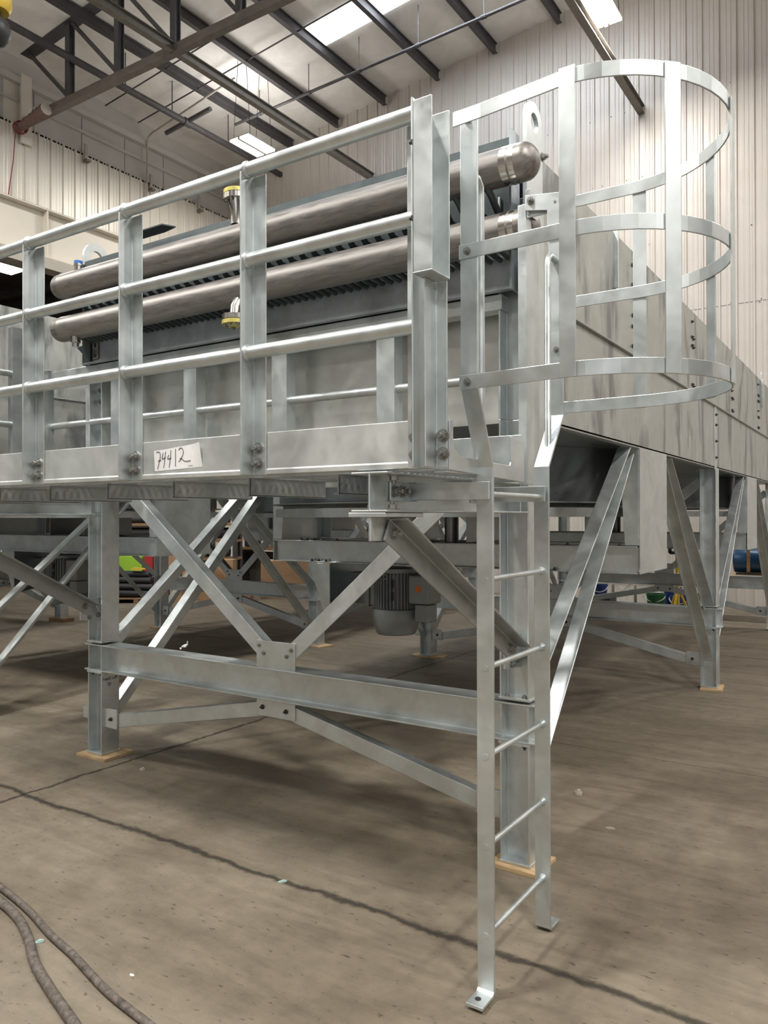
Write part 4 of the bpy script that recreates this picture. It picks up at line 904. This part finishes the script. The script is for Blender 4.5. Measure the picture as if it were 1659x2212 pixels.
mb = MB(); mb.prism([(-.14, 0), (.0, -.02), (.14, .0), (.12, .03), (-.08, .04)], (-12.75, 10.3, .655), dirr, (0, 0, 1), dirn * .1); tag(mb.build('yellow_scrap', YELP), 'small yellow piece lying on the black hoses', 'scrap')
# dark storage rack with rolls
rk = thing('storage_rack', 'dark storage rack with shelves standing far back left of the braces', 'rack', (-13.6, 12.2, 0))
for dx in (-1.3, 0, 1.3):
    for dy in (-.3, .3):
        mb = MB(); c = V((-13.6, 12.2, 0)) + dirr * dx + dirn * dy; mb.box(c.x - .04, c.x + .04, c.y - .04, c.y + .04, 0, 1.9); mb.build('upright', ROOFSTEEL, rk)
for z in (.75, 1.15, 1.52):
    mb = MB(); mb.prism([(-1.35, -.32), (1.35, -.32), (1.35, .32), (-1.35, .32)], (-13.6, 12.2, z), dirr, dirn, (0, 0, .05)); mb.build('shelf', WOODD, rk)
for k, (z, r, s) in enumerate(((1.35, .13, 'upper shelf, front'), (.92, .10, 'middle shelf'), (1.66, .08, 'top shelf'))):
    c = V((-13.6, 12.1, z)); mb = MB(); mb.tube([c - dirr * 1.2, c + dirr * 1.2], r, 14); tag(mb.build('sheet_roll', BLACK, smooth=True), 'long black roll lying on the dark storage rack, ' + s, 'roll', 'rolls on the storage rack')
# workbench and panels further right
bk = thing('work_bench', 'dark timber work bench piled with odds and ends behind the braces', 'bench', (-12.3, 14.2, 0))
mb = MB(); mb.box(-13.6, -11.0, 13.9, 14.6, .92, .98); mb.build('bench_top', WOODD, bk)
for x in (-13.5, -12.3, -11.1):
    mb = MB(); mb.box(x - .05, x + .05, 13.95, 14.55, 0, .92); mb.build('bench_leg', ROOFSTEEL, bk)
mb = MB(); mb.box(-13.5, -11.1, 14.3, 14.55, .1, .85); mb.build('back_board', DARKW, bk)
for (x, s, h, m) in ((-13.2, .3, .28, BLACK), (-12.6, .25, .16, STRUTS), (-12.0, .4, .2, BLACK), (-11.4, .22, .3, DRUMB)):
    mb = MB(); mb.box(x - s / 2, x + s / 2, 14.0, 14.3, .981, .981 + h); tag(mb.build('tool_case', m, bev=.02), 'small case on the timber work bench, %s' % {-13.2: 'leftmost black one', -12.6: 'low grey one', -12.0: 'wide black one', -11.4: 'blue one at the right end'}[x], 'case', 'cases on the work bench')
mb = MB(); mb.box(-10.55, -9.75, 13.6, 14.1, .45, .80); tag(mb.build('strand_board_crate', OSB), 'pale strand board crate behind the bundle of ladders', 'crate')
mb = MB(); mb.box(-10.6, -9.7, 13.55, 14.15, .0, .445); tag(mb.build('storage_chest', BUNDLED), 'dark chest under the strand board crate', 'chest')
lb = thing('step_ladder', 'red and white ladder lying on its side behind the far portal beam', 'ladder', (-9.9, 13.0, 0))
for z in (.06, .48):
    mb = MB(); mb.box(-10.25, -9.1, 13.0, 13.06, z, z + .07); mb.build('side_rail', REDP, lb)
for k in range(6):
    mb = MB(); p0 = V((-10.2 + .19 * k, 13.03, .13)); mb.prism([(-.03, -.02), (.03, -.02), (.03, .02), (-.03, .02)], p0, (1, 0, 0), (0, 1, 0), (.12, 0, .35)); mb.build('rung', WPLAS, lb)
mb = MB(); mb.lathe([(.10, 0), (.12, .3), (.05, .5), (.08, .62)], (-11.68, 14.45, .981), (0, 0, 1), 12); tag(mb.build('green_bottle', LIME, smooth=True), 'bright green container standing on the bench between the paired braces', 'container')
# ------------------------------------------------------------------ far clutter, right
def bucket(x, y, r, h, m, label, z=0.0, handle=True, group='buckets by the back wall', lidm=None):
    t = thing('bucket', label, 'bucket', (x, y, z), group)
    mb = MB(); mb.lathe([(r * .84, z), (r, z + h), (r * 1.05, z + h), (r * 1.05, z + h - .03), (r, z + h - .03), (r * .82, z + .01)], (x, y, 0), (0, 0, 1), 28); mb.build('body', m, t, True)
    if lidm:
        mb = MB(); mb.lathe([(r * 1.07, z + h - .02), (r * 1.07, z + h + .015), (r * .9, z + h + .02)], (x, y, 0), (0, 0, 1), 28); mb.build('lid', lidm, t, True)
    if handle:
        mb = MB(); mb.tube([(x + r * 1.06 * math.cos(a), y - r * .75 * math.sin(a) - .02, z + h - .04 - .09 * math.sin(a)) for a in [k / 10 * PI for k in range(11)]], .008, 6); mb.build('handle', WPLAS, t, True)
    return t
for k, x in enumerate((-4.96, -4.52, -4.08)):
    mb = MB(); 
    t = thing('white_tub', ('left', 'middle', 'right')[k] + ' of the three white tubs standing by the back wall', 'tub', (x, 15.68, 0), 'white tubs by the back wall')
    mb.box(x - .19, x + .19, 15.50, 15.86, 0, .40); mb.box(x - .20, x + .20, 15.485, 15.875, .385, .41); mb.build('body', WPLAS, t, bev=.015)
    mb = MB(); mb.tube([(x - .15, 15.48, .36), (x - .02, 15.46, .22), (x + .12, 15.48, .37)], .008, 6); mb.build('handle', LINTEL, t, True)
mb = MB(); mb.box(-4.75, -4.2, 13.55, 13.95, 0, .27); tag(mb.build('storage_chest', BUNDLED), 'dark chest under the small blue bucket by the white tubs', 'chest')
bucket(-4.42, 13.75, .12, .22, BLUEP, 'small dark blue bucket in front of the left white tub', z=.271)
bucket(-3.50, 13.9, .155, .36, GREENP, 'dark green bucket with a white handle beside the blue ones')
bucket(-3.30, 14.25, .15, .46, BLUEP, 'tall dark blue bucket behind the green one', handle=False)
bucket(-3.12, 13.95, .15, .34, BLUEP, 'dark blue bucket right of the green one')
bucket(-2.93, 14.2, .12, .30, WPLAS, 'white lidded bucket at the right end of the row', handle=False, lidm=WPLAS)
st = thing('pipe_stand', 'yellow jack stand with a dark vee head by the back wall', 'stand', (-3.0, 13.3, 0))
mb = MB(); mb.tube([(-3.0, 13.3, .12), (-3.0, 13.3, .95)], .035, 12); mb.build('post', YELP, st, True)
for a in (0.4, 2.5, 4.6):
    mb = MB(); mb.tube([(-3.0, 13.3, .55), (-3.0 + .22 * math.cos(a), 13.3 + .22 * math.sin(a), .02)], .022, 8); mb.build('leg', YELP, st, True)
mb = MB(); mb.tube([(-3.0, 13.3, .93), (-3.0, 13.3, 1.12)], .03, 10); mb.box(-3.12, -2.88, 13.27, 13.33, 1.08, 1.13); mb.box(-3.14, -3.09, 13.27, 13.33, 1.10, 1.20); mb.box(-2.91, -2.86, 13.27, 13.33, 1.10, 1.20); mb.build('vee_head', BOLTD, st)
cart = thing('low_table', 'low table with a wooden top carrying the blue drum fan', 'table', (-1.9, 14.0, 0))
mb = MB(); mb.box(-2.70, -1.2, 13.6, 14.4, .70, .745); mb.build('table_top', PLY, cart)
for x in (-2.6, -1.3):
    for y in (13.68, 14.32):
        mb = MB(); mb.box(x - .04, x + .04, y - .04, y + .04, 0, .70); mb.build('table_leg', WOODD, cart)
df = thing('drum_fan', 'dark blue portable drum fan standing on the low table at far right', 'fan', (-2.0, 14.0, .75))
mb = MB(); mb.lathe([(.205, -.24), (.215, -.22), (.205, -.20), (.205, .20), (.215, .22), (.205, .24), (.19, .24), (.19, -.24)], (-2.0, 14.0, .985), (1, 0, 0), 36); mb.build('drum', DRUMB, df, True)
mb = MB(); mb.box(-2.20, -1.80, 13.82, 14.18, .746, .775); mb.build('base', BOLTD, df)
mb = MB(); mb.box(-2.03, -1.98, 13.785, 13.80, .80, 1.16); mb.build('clasp', WOODD, df)
